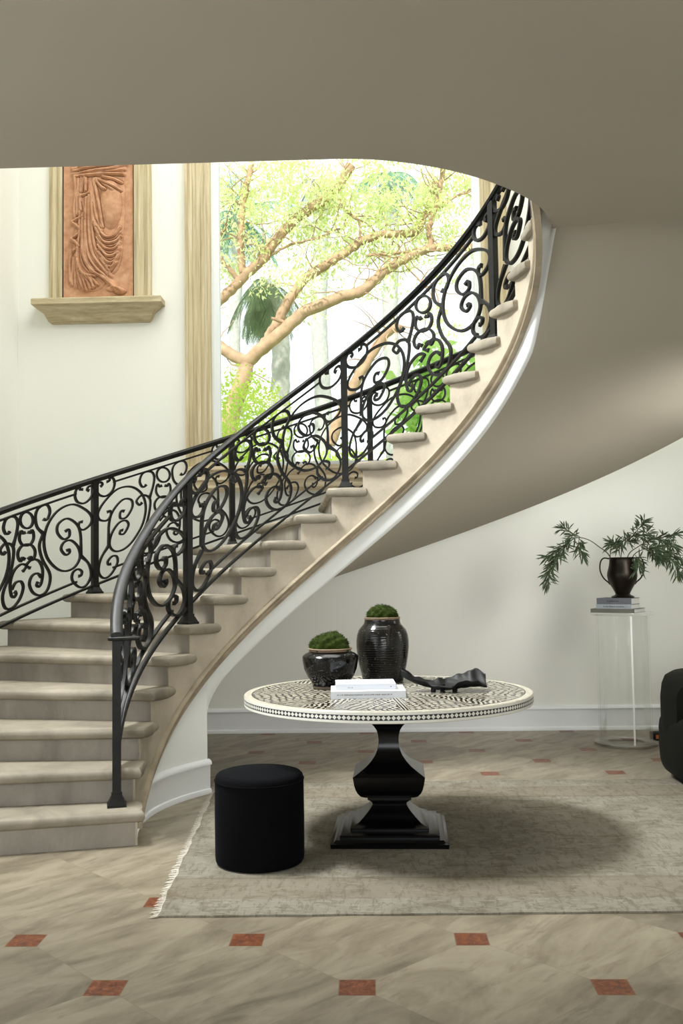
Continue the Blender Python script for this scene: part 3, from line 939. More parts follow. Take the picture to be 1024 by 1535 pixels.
    for xa, xb, flip in ((x0-.125, x0-.012, 0), (x1+.006, x1+.15, 1)):
        bm = bmesh.new()
        w = xb-xa
        st = [(0,.2,.05),(.2,.38,.04),(.38,.7,.052),(.7,.84,.044),(.84,1,.035)]
        if not flip: st = [(1-b, 1-a, d) for a, b, d in st]
        if flip: st = [(0,.16,.035),(.16,.3,.044),(.3,.62,.052),(.62,.8,.04),(.8,1,.05)]
        for a, b, d in st: add_box(bm, xa+a*w, xa+b*w, WALL_Y-d, WALL_Y-.001, z0-.005, z1)
        A(bm_obj('frame_side', bm, M['trim']))
    # ledge: ogee moulded shelf with mitred ends
    prof = [(.0,-.185),(.03,-.185),(.05,-.17),(.065,-.14),(.075,-.115),(.10,-.09),(.125,-.075),(.135,-.06),(.16,-.05),(.16,-.008),(.155,0),(0,0)]
    bm = bmesh.new(); rows = []
    xa, xb = x0-.125, x1+.15
    for d, z in prof:
        e = d-.052
        rows.append([bm.verts.new(p) for p in ((xa-e, WALL_Y-.001, z0+z), (xa-e, WALL_Y-d-.001, z0+z), (xb+e, WALL_Y-d-.001, z0+z), (xb+e, WALL_Y-.001, z0+z))])
    for a, b in zip(rows, rows[1:]):
        for j in range(3): bm.faces.new((a[j], a[j+1], b[j+1], b[j]))
    A(bm_obj('ledge', bm, M['sill_pale']))
M['terra_dark'] = m_simple('dark_relief_backing', sc((70,46,34)), .9)
g = G('pale_ledge_stone'); n = g.noise(1.0, 6, .65, g.mapping(scale=(5, 30, 30)), .3)
M['sill_pale'] = g.base(g.ramp(n, [(.3, sc((166,150,118))), (.55, sc((194,180,148))), (.7, sc((212,200,170)))]), .65, spec=.2)
relief()

# ------------------------------------------------------------------ rug
rug = tag(empty('area_rug', (.8, 4.9, 0)), 'large faded beige and grey oriental rug under the round table', 'rug')
inv = Matrix.Translation((-.8, -4.9, 0))
FL, BL, FR, BR = (-.836,3.735), (-.972,6.045), (2.55,3.79), (2.62,6.05)
bm = bmesh.new(); nx, ny = 60, 40; gr = []
for i in range(nx+1):
    col = []
    for j in range(ny+1):
        s, t = i/nx, j/ny
        xx = (FL[0]*(1-s)+FR[0]*s)*(1-t)+(BL[0]*(1-s)+BR[0]*s)*t; yy = (FL[1]*(1-s)+FR[1]*s)*(1-t)+(BL[1]*(1-s)+BR[1]*s)*t
        ex = .004*math.sin(j*.9)+.003*math.sin(j*2.3) if i == 0 else 0
        ey = .002*math.sin(i*1.1) if j in (0, ny) else 0
        col.append(bm.verts.new((xx+ex, yy+ey, .008)))
    gr.append(col)
for i in range(nx):
    for j in range(ny): bm.faces.new((gr[i][j], gr[i+1][j], gr[i+1][j+1], gr[i][j+1]))
ext = bmesh.ops.extrude_edge_only(bm, edges=[e for e in bm.edges if e.is_boundary])
for v in [v for v in ext['geom'] if isinstance(v, bmesh.types.BMVert)]: v.co.z = 0.0005
o = bm_obj('rug_field', bm, M['rug']); o.parent = rug; o.matrix_parent_inverse = inv
bm = bmesh.new()
for i in range(420):
    t = i/419; bx, by = FL[0]*(1-t)+BL[0]*t, FL[1]*(1-t)+BL[1]*t
    l = random.uniform(.018, .036); a = random.uniform(-.5, .5); w = .0022
    q = [(bx+.006, by-w, .008), (bx+.006, by+w, .008), (bx-l, by+w+a*l, .004), (bx-l, by-w+a*l, .004)]
    bm.faces.new([bm.verts.new(p) for p in q])
o = tag(bm_obj('fringe', bm, M['fringe']), 'short pale cotton fringe', kind='stuff'); o.parent = rug; o.matrix_parent_inverse = inv

# ------------------------------------------------------------------ round inlaid table
TX, TY, TZ = .063, 4.87, .70
tab = tag(empty('round_table', (TX, TY, .008), R_(-1.5)), 'round pedestal table with black and white bone inlay top on ebonised square base', 'table')
RT = .709
o = lathe('tabletop', [(0,0),(RT-.004,0),(RT,-.004)], M['inlay'], tab, 160, deg=30); o.location = (0, 0, TZ-.008)
tag(o, 'bone inlay leaf pattern top')
e = lathe('inlay_edge', [(0,-.052),(RT-.004,-.052),(RT,-.048),(RT,-.003)], M['inlay_edge'], tab, 208, deg=30); e.location = (0, 0, TZ-.008)
tag(e, 'edge band of small white four petal motifs on black')
prof = [(.274,0),(.276,.02),(.262,.024),(.252,.034),(.234,.036),(.234,.05),(.222,.054),(.20,.058),(.186,.06),(.186,.071),(.178,.073),(.147,.088),(.125,.108),(.104,.128),(.090,.145),(.082,.158),(.083,.166),(.090,.174),(.098,.180),(.105,.184),(.105,.196),(.118,.198),(.136,.206),(.150,.222),(.160,.242),(.166,.265),(.170,.288),(.172,.302),(.170,.305),(.142,.322),(.11,.342),(.086,.364),(.066,.39),(.055,.415),(.050,.44),(.049,.46),(.051,.485),(.058,.51),(.070,.530),(.082,.544),(.092,.549),(.093,.556),(.108,.558),(.109,.572),(.115,.58),(.13,.60),(.13,.642)]
bm = bmesh.new(); rows = []
for r, z in prof: rows.append([bm.verts.new((a*r, b*r, z)) for a, b in ((-1,-1),(1,-1),(1,1),(-1,1))])
for a, b in zip(rows, rows[1:]):
    for j in range(4): bm.faces.new((a[j], a[(j+1) % 4], b[(j+1) % 4], b[j]))
bm.faces.new(rows[0][::-1]); bm.faces.new(rows[-1])
bmesh.ops.bevel(bm, geom=[e for e in bm.edges if abs(e.verts[0].co.z-e.verts[1].co.z) > 1e-5], offset=.0025, segments=2, affect='EDGES')
o = smooth_angle(bm_obj('pedestal_base', bm, M['ebony'], tab), 28); tag(o, 'ebonised square baluster pedestal with stepped foot')

# ------------------------------------------------------------------ things on the table
def mossball(name, rx, rz, loc, parent, seed):
    rr = np.random.RandomState(seed)
    bm = bmesh.new(); bmesh.ops.create_icosphere(bm, subdivisions=5, radius=1)
    ph = rr.rand(6)*6
    for v in bm.verts:
        c = v.co
        h = .07*math.sin(5*c.x+ph[0])*math.sin(4*c.y+ph[1])+.05*math.sin(11*c.x+ph[2])*math.sin(9*c.y+7*c.z+ph[3])+.05*rr.rand()
        c *= (1+h)
        v.co = Vector((c.x*rx, c.y*rx, max(c.z, -.25)*rz))
    # tufts
    for v in list(bm.verts):
        if v.co.z > 0 and rr.rand() < .35:
            d = v.co.normalized(); s = Vector((rr.randn(), rr.randn(), rr.randn()))*.3
            t = (d+s).normalized(); a = t.orthogonal().normalized()*.0016
            p = v.co.copy(); L = .006+.007*rr.rand()
            bm.faces.new([bm.verts.new(q) for q in (p-a, p+a, p+t*L)])
    o = bm_obj(name, bm, M['moss'], parent, True, recalc=False); o.location = loc
    return o
Z0 = TZ
pot = tag(empty('moss_bowl', (-.227, 5.03, Z0)), 'squat black glazed pot filled with green moss, left on the table', 'pot')
lathe('pot_body', [(0,.012),(.088,.012),(.098,.03),(.121,.063),(.136,.10),(.143,.14),(.144,.16),(.140,.166),(.128,.176),(.112,.183),(.107,.188)], M['glaze_black'], pot)
lathe('foot_ring', [(0,0),(.09,0),(.093,.004),(.092,.014)], M['clay'], pot)
lathe('rim', [(.1065,.186),(.107,.193),(.112,.197),(.114,.201),(.110,.204),(.102,.203),(.099,.196),(.099,.17)], M['rim_clay'], pot)
mossball('moss', .099, .078, (0, 0, .203), pot, 3)

jar = tag(empty('moss_jar', (.045, 5.29, Z0)), 'tall streaky brown-black glazed jar with moss on top', 'jar')
lathe('jar_body', [(0,0),(.106,0),(.109,.005),(.116,.04),(.128,.088),(.137,.14),(.142,.187),(.1415,.22),(.137,.252),(.127,.278),(.112,.296),(.101,.308),(.097,.318),(.0955,.334)], M['glaze_streak'], jar)
lathe('rim', [(.0953,.333),(.096,.339),(.098,.343),(.095,.346),(.088,.345),(.086,.33)], M['rim_clay'], jar)
mossball('moss', .082, .062, (0, 0, .345), jar, 8)

def book(name, label, L, W, T, loc, rz, cover, group=None, spine_text=None, tsize=.012, tcol=None, spine='front'):
    """spine along the local -y side, pages visible on the other three"""
    b = tag(empty(name, loc, rz), label, 'book', group)
    c = .0025
    bm = bmesh.new()
    add_box(bm, -L/2, L/2, -W/2, W/2, 0, c); add_box(bm, -L/2, L/2, -W/2, W/2, T-c, T)
    add_box(bm, -L/2, L/2, -W/2, -W/2+c, c, T-c)
    bm_obj('cover', bm, cover, b)
    box('pages', -L/2+.004, L/2-.004, -W/2+c, W/2-.004, c, T-c, M['paper'], b)
    if spine_text:
        text('spine_lettering', spine_text, tsize, (0, -W/2-.0006, T/2), (PI/2, 0, 0), tcol or M['print_dark'], b)
    return b
b1 = book('book', 'larger white book lying directly on the table, under another book', .352, .235, .034, (-.036, 4.715, Z0), R_(2.2), M['white_cover'], 'white books on the table')
b2 = book('book', 'smaller white book with grey printed cover panel, on top of another white book', .285, .19, .028, (-.048, 4.742, Z0+.034), R_(2.8), M['white_cover'], 'white books on the table')
bm = bmesh.new()
for i in range(26):
    w = .2*(.6+.4*random.random()); x = -.115+i*.0052
    add_box(bm, x, x+.0026, -.045, .06, .0281, .0284)
add_box(bm, -.12, .02, .0605, .062, .0281, .0284); add_box(bm, -.12, .02, -.0465, -.045, .0281, .0284)
bm_obj('cover_print', bm, M['print_grey'], b2)
def scribble(par, x0, x1, y, z, h, mat, seed):
    rr = random.Random(seed); bm = bmesh.new(); x = x0
    while x < x1:
        w = rr.uniform(.0016, .0042)
        if rr.random() < .84: add_box(bm, x, x+w*.7, y-.0004, y, z-h*rr.uniform(.3,.5), z+h*rr.uniform(.3,.55))
        x += w
    return bm_obj('spine_print', bm, mat, par)
scribble(b1, -.150, .110, -.1175, .017, .007, M['print_pale'] if 'print_pale' in M else M['print_grey'], 2)
scribble(b2, -.085, -.062, -.095, .011, .004, M['print_grey'], 3)
scribble(b2, .116, .122, -.095, .014, .006, M['print_grey'], 4)

# black carved leaf-like dish on small feet
dish = tag(empty('carved_dish', (.345, 4.84, Z0)), 'black carved driftwood dish with ragged wavy rim, right on the table', 'dish')
prof_x = np.array([-.215,-.19,-.15,-.10,-.05,0,.04,.08,.12,.155,.185,.203])
prof_z = np.array([.100,.083,.062,.046,.036,.032,.040,.056,.066,.068,.062,.052])
prof_w = np.array([.008,.022,.038,.058,.078,.096,.108,.116,.110,.094,.062,.030])
NU, NV = 90, 34
vs, fs = [], []
def dpt(i, j):
    t = i/(NU-1); x = -.215+.418*t
    z0, w = np.interp(x, prof_x, prof_z), np.interp(x, prof_x, prof_w)
    w *= 1+.08*math.sin(33*x+1)+.05*math.sin(83*x)
    v = 2*j/(NV-1)-1
    rag = .006*math.sin(34*x+2*v)+.004*math.sin(71*x-3*v)+.0022*math.sin(130*x+5*v)
    right = max(0, min(1, (x+.02)/.12))
    curl_b = .026+.034*right; curl_f = .016+.010*right+.008*math.sin(26*x)
    z = z0-.012-.022*right + (curl_b*max(0, v)**1.8 if v > 0 else curl_f*(-v)**2.0) + rag*(abs(v)**1.5)
    z += .0012*math.sin(60*x+9*v)*math.sin(9*v+30*x)
    y = w*v*(1-.12*abs(v)) + .006*math.sin(40*x)
    return x, y, max(z, .017)
for side in (0, 1):
    for i in range(NU):
        for j in range(NV):
            x, y, z = dpt(i, j); e = min(i, NU-1-i, j, NV-1-j)
            vs.append((x, y, z if side == 0 else z-(.004+.002*min(3, e))))
n = NU*NV
for i in range(NU-1):
    for j in range(NV-1):
        a, b, c, d = i*NV+j, (i+1)*NV+j, (i+1)*NV+j+1, i*NV+j+1
        fs.append((a, b, c, d)); fs.append((n+a, n+d, n+c, n+b))
for i in range(NU-1):
    for j in (0, NV-1):
        a, b = i*NV+j, (i+1)*NV+j
        fs.append((a, n+a, n+b, b) if j == 0 else (a, b, n+b, n+a))
for j in range(NV-1):
    for i in (0, NU-1):
        a, b = i*NV+j, i*NV+j+1
        fs.append((a, b, n+b, n+a) if i == 0 else (a, n+a, n+b, b))
o = mesh_obj('bowl', vs, fs, M['driftwood'], dish, True)
for px, py in ((-.06, -.035), (.045, -.03), (-.01, .045)):
    lathe('foot', [(0,0),(.011,0),(.013,.006),(.012,.03),(0,.03)], M['driftwood'], dish, 12, (px, py, 0))

# ------------------------------------------------------------------ stool
st = tag(empty('pouf', (-.527, 4.425, .008)), 'black velvet cylindrical pouf standing on the rug corner', 'stool')
r = .199; h = .397
prof = [(0,0),(r-.02,0),(r-.008,.004),(r-.002,.014),(r,.03),(r+.001,h*.5),(r,h-.036),(r-.004,h-.016),(r-.014,h-.006),(r-.03,h-.001),(0,h+.003)]
lathe('seat', prof, M['black_velvet'], st, 72, deg=60)
tub = []
bm = bmesh.new(); add_tube(bm, [( (r+.0005)*math.cos(2*PI*i/72), (r+.0005)*math.sin(2*PI*i/72), h-.034) for i in range(73)], .0028, 6, False)
bm_obj('piping', bm, M['black_velvet'], st, True)

# ------------------------------------------------------------------ armchair at the right edge
ac = tag(empty('armchair', (2.236, 5.98, 0)), 'dark charcoal velvet armchair with curved back, cut off at the right edge', 'armchair')
def superloop(ax, ay, n=64, p=2.8):
    out = []
    for i in range(n):
        a = 2*PI*i/n; c, s = math.cos(a), math.sin(a)
        out.append((ax*math.copysign(abs(c)**(2/p), c), ay*math.copysign(abs(s)**(2/p), s)))
    return out
def loft(name, layers, mat, parent, deg=50):
    bm = bmesh.new(); rows = []
    for pts, z, s in layers: rows.append([bm.verts.new((x*s, y*s, z)) for x, y in pts])
    for a, b in zip(rows, rows[1:]):
        m = len(a)
        for j in range(m): bm.faces.new((a[j], a[(j+1) % m], b[(j+1) % m], b[j]))
    bm.faces.new(rows[0][::-1]); bm.faces.new(rows[-1])
    return smooth_angle(bm_obj(name, bm, mat, parent), deg)
sl = superloop(.497, .46)
loft('seat', [(sl,.045,.90),(sl,.055,.945),(sl,.075,.97),(sl,.11,.99),(sl,.2,1.0),(sl,.3,.998),(sl,.345,.985),(sl,.372,.96),(sl,.388,.92),(sl,.396,.86),(sl,.4,.7)], M['green_velvet'], ac)
loft('plinth', [(sl,.0085,.84),(sl,.046,.84)], M['dark_plinth'], ac)
# wrapped back: thick curved shell following the rear of the seat
bm = bmesh.new(); rings = []
n = 40
for i in range(n+1):
    a = R_(200-220*i/n)
    dirx, diry = math.cos(a), math.sin(a)
    e = min(i, n-i)/6.0; hh = .65 if e >= 1 else .65-.06*(1-e)**2
    sec = []
    for (o_, z) in ((.0,.10),(.012,.30),(.010,.5),(.0,.57),(-.02,.615),(-.06,.637),(-.16,.64),(-.27,.63),(-.33,.60),(-.35,.5),(-.35,.10)):
        zz = z if z < .5 else .5+(z-.5)*(hh-.5)/.14
        sec.append(bm.verts.new((dirx*(.485+o_), .02+diry*(.46+o_), zz)))
    rings.append(sec)
for a, b in zip(rings, rings[1:]):
    m = len(a)
    for j in range(m): bm.faces.new((a[j], a[(j+1) % m], b[(j+1) % m], b[j]))
bm.faces.new(rings[0]); bm.faces.new(rings[-1][::-1])
smooth_angle(bm_obj('backrest', bm, M['green_velvet'], ac), 60)

# small dark object with orange patches on the floor behind the chair
fb = tag(empty('floor_box', (2.19, 7.44, 0), R_(4)), 'low black box with orange patches on the floor behind the clear pedestal', 'box')
box('case', -.13, .13, -.05, .05, 0, .058, M['dark_plinth'], fb, .006)
bm = bmesh.new()
for xx, ww in ((-.115,.02),(-.085,.012),(-.065,.014),(-.045,.012),(-.026,.02),(.0,.014),(.02,.03),(.06,.02)): add_box(bm, xx, xx+ww, -.0512, -.05, .016, .045)
bm_obj('orange_print', bm, M['orange'], fb)

# ------------------------------------------------------------------ clear pedestal, books, vase, branches
PX, PY = 1.83, 7.27
pd = tag(empty('acrylic_pedestal', (PX, PY, 0)), 'tall clear acrylic cylinder pedestal near the back wall', 'pedestal')
lathe('tube', [(.19,.02),(.19,.942),(.178,.942),(.178,.02)], M['acrylic'], pd, 72, close=True)
box('painted_highlight', .008, .020, -.1925, -.1895, .02, .942, M['painted_highlight'], pd)  # painted highlight: thin white strip down the front of the tube
lathe('base_ring', [(.13,0),(.226,0),(.228,.004),(.226,.02),(.13,.02)], M['acrylic_edge'], pd, 72, close=True)
lathe('top_plate', [(0,.942),(.224,.942),(.226,.946),(.226,.958),(.224,.962),(0,.962)], M['acrylic'], pd, 72)
bk = R_(-33)
z = .962
book('book', 'grey olive book at the bottom of the stack on the clear pedestal', .325, .25, .029, (1.80, 7.265, z), bk, M['cover_olive'], 'books on the clear pedestal', None); z += .029
bb = book('book', 'pale blue lettered book in the middle of the stack on the clear pedestal', .262, .19, .032, (1.797, 7.25, z), bk, M['cover_pale'], 'books on the clear pedestal', 'Pacific Natural at Home', .016); z += .032
bt = book('book', 'blue grey thick book at the top of the stack under the vase', .258, .19, .045, (1.80, 7.25, z), bk, M['cover_blue_grey'], 'books on the clear pedestal'); z += .045
scribble(bt, -.05, .035, -.095, .023, .009, M['print_dark'], 11)

VX, VY, VZ = 1.835, 7.25, z
vase = tag(empty('vase', (VX, VY, VZ)), 'dark bronze two handled urn vase on the stacked books', 'vase')
lathe('vase_body', [(0,0),(.082,0),(.083,.006),(.078,.012),(.060,.020),(.052,.028),(.056,.04),(.072,.07),(.090,.10),(.104,.135),(.109,.162),(.107,.185),(.099,.215),(.093,.24),(.090,.265),(.089,.285),(.092,.294),(.094,.297),(.089,.297),(.084,.285),(.086,.22),(.1,.16),(.06,.05),(0,.04)], M['bronze'], vase)
for s in (-1, 1):
    pts = crom([(s*.088,0,.288),(s*.125,0,.293),(s*.148,0,.272),(s*.157,0,.225),(s*.150,0,.18),(s*.128,0,.14),(s*.10,0,.115),(s*.088,0,.098)], 5)
    bm = bmesh.new(); rings = []
    for i, p in enumerate(pts):
        q = pts[min(i+1, len(pts)-1)]-pts[max(i-1, 0)]; q = q/np.linalg.norm(q); nrm = np.array((-q[2], 0, q[0]))
        rings.append([bm.verts.new(tuple(p+nrm*a*.005+np.array((0,1,0))*b*.011)) for a, b in ((-1,-1),(1,-1),(1,1),(-1,1))])
    for a, b in zip(rings, rings[1:]):
        for j in range(4): bm.faces.new((a[j], a[(j+1) % 4], b[(j+1) % 4], b[j]))
    bm.faces.new(rings[0]); bm.faces.new(rings[-1][::-1])
    h_ = bm_obj('handle', bm, M['bronze'], vase, True); h_.rotation_euler = (0, 0, R_(-14))

def add_leaf(bm, p, d, L, w, rr, n=4):
    d = d.normalized(); s = d.cross(Vector((rr.uniform(-.9,.9), -1, rr.uniform(-.9,.9)))).normalized()
    nrm = s.cross(d)
    left, rightv, mid = [], [], []
    for i in range(n+1):
        t = i/n; ww = w*math.sin(PI*min(1, t*.96+.04))**.8
        c = p+d*L*t+Vector((0,0,-1))*L*.18*t*t
        mid.append(bm.verts.new(c-nrm*ww*.25)); left.append(bm.verts.new(c+s*ww)); rightv.append(bm.verts.new(c-s*ww))
    for i in range(n):
        bm.faces.new((left[i], left[i+1], mid[i+1], mid[i])); bm.faces.new((mid[i], mid[i+1], rightv[i+1], rightv[i]))

def branch(label, stems, start, seed, group='leafy branches in the vase'):
    """stems: list of polylines; start: fraction of each stem left bare"""
    rr = random.Random(seed)
    root = tag(empty('leafy_branch', tuple(stems[0][0])), label, 'branch', group)
    inv = Matrix.Translation([-c for c in stems[0][0]])
    bs, bl = bmesh.new(), bmesh.new()
    for si, s in enumerate(stems):
        pts = [Vector(p) for p in crom(s, 6)]
        add_tube(bs, pts, [(.0042 if si == 0 else .0024)*(1-.6*i/len(pts)) for i in range(len(pts))], 6)
        st_ = start if si == 0 else .1
        i0 = int(len(pts)*st_)
        for i in range(i0, len(pts)):
            t = (pts[min(i+1, len(pts)-1)]-pts[max(i-1, 0)]).normalized()
            for k in range(4):
                d = (t*rr.uniform(.3,1.0)+Vector((rr.uniform(-1,1), rr.uniform(-1,1), rr.uniform(-1.0,.75)))).normalized()
                add_leaf(bl, pts[i]+t*rr.uniform(-.012,.012)+d*.012, d, rr.uniform(.055,.092), rr.uniform(.0042,.0062), rr)
    a = bm_obj('stem', bs, M['stem'], None, True); b = bm_obj('foliage', bl, M['leaf_dark'], None, True, recalc=False)
    for o in (a, b): o.parent = root; o.matrix_parent_inverse = inv
def W(l, dy=0): return [(x, VY+dy+y, zz) for x, y, zz in l]
branch('leafy branch arching out to the left of the vase and drooping', [
    W([(1.80,0,1.20),(1.745,-.02,1.372),(1.66,-.05,1.445),(1.575,-.06,1.50),(1.485,-.05,1.51),(1.40,-.05,1.44),(1.335,-.06,1.34),(1.27,-.07,1.24)]),
    W([(1.50,-.05,1.51),(1.45,-.08,1.55),(1.40,-.05,1.585)]), W([(1.42,-.05,1.46),(1.35,-.1,1.43),(1.28,-.1,1.37)]),
    W([(1.40,-.05,1.44),(1.345,0,1.36),(1.30,0,1.27),(1.29,0,1.19)]), W([(1.52,-.05,1.51),(1.50,-.1,1.45),(1.53,-.1,1.385)])], .58, 21)
branch('upright leafy branch at the centre of the vase leaning back', [
    W([(1.83,.02,1.20),(1.835,.02,1.37),(1.87,.04,1.46),(1.94,.05,1.53),(2.0,.05,1.60),(2.02,.04,1.63)]),
    W([(1.85,.03,1.42),(1.80,.02,1.46),(1.765,0,1.47)]), W([(1.90,.04,1.5),(1.84,.0,1.48),(1.79,-.05,1.46)]), W([(1.94,.05,1.53),(1.99,.0,1.52),(2.04,0,1.55)])], .45, 22)
branch('leafy branch reaching out to the upper right of the vase', [
    W([(1.86,-.02,1.20),(1.875,-.02,1.37),(1.95,-.03,1.44),(2.05,-.04,1.49),(2.15,-.04,1.51),(2.23,-.04,1.53)]),
    W([(2.02,-.03,1.47),(2.06,-.06,1.42),(2.09,-.08,1.37)]), W([(2.1,-.04,1.5),(2.16,-.02,1.46),(2.23,0,1.44)])], .42, 23)
branch('leafy branch drooping over the right rim of the vase to the picture edge', [
    W([(1.87,-.05,1.20),(1.90,-.06,1.365),(1.98,-.08,1.42),(2.09,-.1,1.42),(2.2,-.1,1.37),(2.28,-.1,1.28),(2.31,-.1,1.2)]),
    W([(1.92,-.06,1.38),(1.935,-.09,1.33),(1.925,-.1,1.28)]), W([(2.12,-.1,1.41),(2.17,-.12,1.33),(2.2,-.13,1.24)]), W([(2.0,-.08,1.42),(2.06,-.13,1.38),(2.12,-.13,1.36)])], .40, 24)

# ------------------------------------------------------------------ garden beyond the window
tag(box('ground', -14, 14, WALL_Y+.3, 34, -.2, -.05, M['lawn']), kind='structure')
def leaf_cloud(bm, c, rad, n, size, rr, droop=.3, flat=1.0, aspect=.35):
    for _ in range(n):
        while True:
            q = Vector((rr.uniform(-1,1), rr.uniform(-1,1), rr.uniform(-1,1)))
            if q.length < 1: break
        p = Vector(c)+Vector((q.x*rad, q.y*rad, q.z*rad*flat))
        d = Vector((rr.uniform(-1,1), rr.uniform(-1,1), rr.uniform(-1,.6)-droop)).normalized()
        s = d.orthogonal().normalized(); s.rotate(Matrix.Rotation(rr.uniform(0, 6.28), 3, d))
        L = size*rr.uniform(.6,1.4); w = L*aspect
        bm.faces.new([bm.verts.new(x) for x in (p, p+d*L*.5+s*w*.5, p+d*L, p+d*L*.5-s*w*.5)])
def attach(root, *objs):
    inv = Matrix.Translation([-c for c in root.location])
    for o in objs: o.parent = root; o.matrix_parent_inverse = inv

TY0 = 13.0
def big_tree():
    rr = random.Random(4)
    root = tag(empty('jacaranda_tree', (-2.5, TY0, 0)), 'spreading tree with long sunlit diagonal limbs and feathery pale leaves outside the window', 'tree')
    limbs = [
      ([(-2.6,0,-.1),(-2.3,0,1.6),(-1.95,0,3.2),(-1.72,0,3.9),(-1.66,0,4.14)], .30, .15),
      ([(-1.66,0,4.14),(-2.0,.1,4.35),(-2.35,.2,4.75),(-2.8,.3,5.4)], .13, .10),
      ([(-1.66,0,4.14),(-1.2,-.1,4.5),(-.85,-.1,4.78),(-.35,-.1,4.98),(-.1,-.1,5.05),(.22,-.1,5.3),(.48,-.1,5.47),(.8,-.1,5.6),(.92,-.1,5.62),(1.25,-.1,5.6),(1.8,-.1,5.7)], .14, .06),
      ([(-1.55,0,4.22),(-1.40,.1,4.45),(-1.27,.1,4.65),(-1.1,.1,4.98),(-.85,.1,5.3),(-.62,.1,5.46),(-.35,.1,5.62),(-.1,.1,5.78),(.2,.1,5.88),(.62,.1,5.9),(.78,.1,6.1),(.95,.1,6.6)], .12, .065),
      ([(.86,-.1,5.62),(.84,-.1,5.85),(.90,-.1,6.1),(1.0,-.1,6.5),(1.1,-.1,7.0)], .065, .05),
      ([(-2.35,.1,4.75),(-2.0,.2,5.1),(-1.72,.2,5.38),(-1.45,.2,5.62),(-1.3,.2,5.84),(-1.08,.2,6.1),(-.8,.2,6.3),(-.5,.2,6.5),(-.2,.2,6.9)], .11, .10),
      ([(-1.72,.2,5.42),(-1.76,.2,5.75),(-1.74,.2,6.1),(-1.7,.2,6.5),(-1.6,.2,7.0)], .085, .06),
      ([(-1.8,.2,5.35),(-2.0,.2,5.6),(-2.1,.2,5.85),(-1.95,.2,6.1)], .055, .03),
      ([(-1.42,.2,5.62),(-1.1,.2,5.8),(-.7,.2,5.9),(-.3,.2,6.05)], .03, .018),
      ([(-1.05,-.1,4.62),(-1.3,-.1,4.7)], .04, .03),
      ([(-.12,.1,5.75),(-.1,.1,6.05),(-.3,.1,6.25),(-.5,.1,6.6)], .03, .02),
      ([(.0,.1,5.6),(.4,.1,5.62),(.8,-.05,5.62)], .03, .03),
      ([(.45,-.1,5.45),(.75,-.1,5.1),(.95,-.1,4.8)], .018, .01),
      ([(-.55,0,3.0),(-.35,0,3.5),(-.1,0,4.0),(.2,0,4.45),(.42,0,4.6)], .12, .09),
      ([(.9,-.1,6.1),(1.2,-.1,6.3),(1.6,-.1,6.5)], .03, .02),
    ]
    bm = bmesh.new(); tips = []
    for pts, r0, r1 in limbs:
        q = [Vector((p[0], TY0+p[1], p[2])) for p in crom(pts, 6)]
        q = [p+Vector((rr.uniform(-.012,.012), 0, rr.uniform(-.012,.012))) for p in q]
        n = len(q); add_tube(bm, q, [(r0+(r1-r0)*i/n)*(.58 if r0 > .2 else .66) for i in range(n)], 10)
        tips += q[n//3:]
    # fine twigs
    for _ in range(150):
        p = rr.choice(tips); a = p.copy(); pts = [a.copy()]
        d = Vector((rr.uniform(-1,1), rr.uniform(-.4,.4), rr.uniform(-.5,1))).normalized()
        for _ in range(5):
            a = a+d*rr.uniform(.06,.16); d = (d+Vector((rr.uniform(-.5,.5), rr.uniform(-.3,.3), rr.uniform(-.5,.4)))).normalized(); pts.append(a.copy())
        add_tube(bm, pts, [.012*(1-.15*i) for i in range(6)], 5)
    tr = smooth_angle(bm_obj('trunk', bm, M['bark']), 60)
    bl = bmesh.new()
    for _ in range(205):
        z = 6.9-abs(rr.gauss(0, .75)); x = rr.uniform(-2.6, 1.9)
        leaf_cloud(bl, (x, TY0+rr.uniform(-.5,.9), z), rr.uniform(.18,.42), 75, .07, rr, .5, .6)
    for _ in range(60):
        p = rr.choice(tips)
        if p.z < 4.7: continue
        leaf_cloud(bl, (p.x+rr.uniform(-.3,.3), p.y+rr.uniform(-.3,.4), p.z+rr.uniform(-.45,.25)), rr.uniform(.12,.3), 46, .08, rr, .6, .8)
    fo = bm_obj('foliage', bl, M['leaf_canopy'], None, False, recalc=False)
    attach(root, tr, fo)
big_tree()

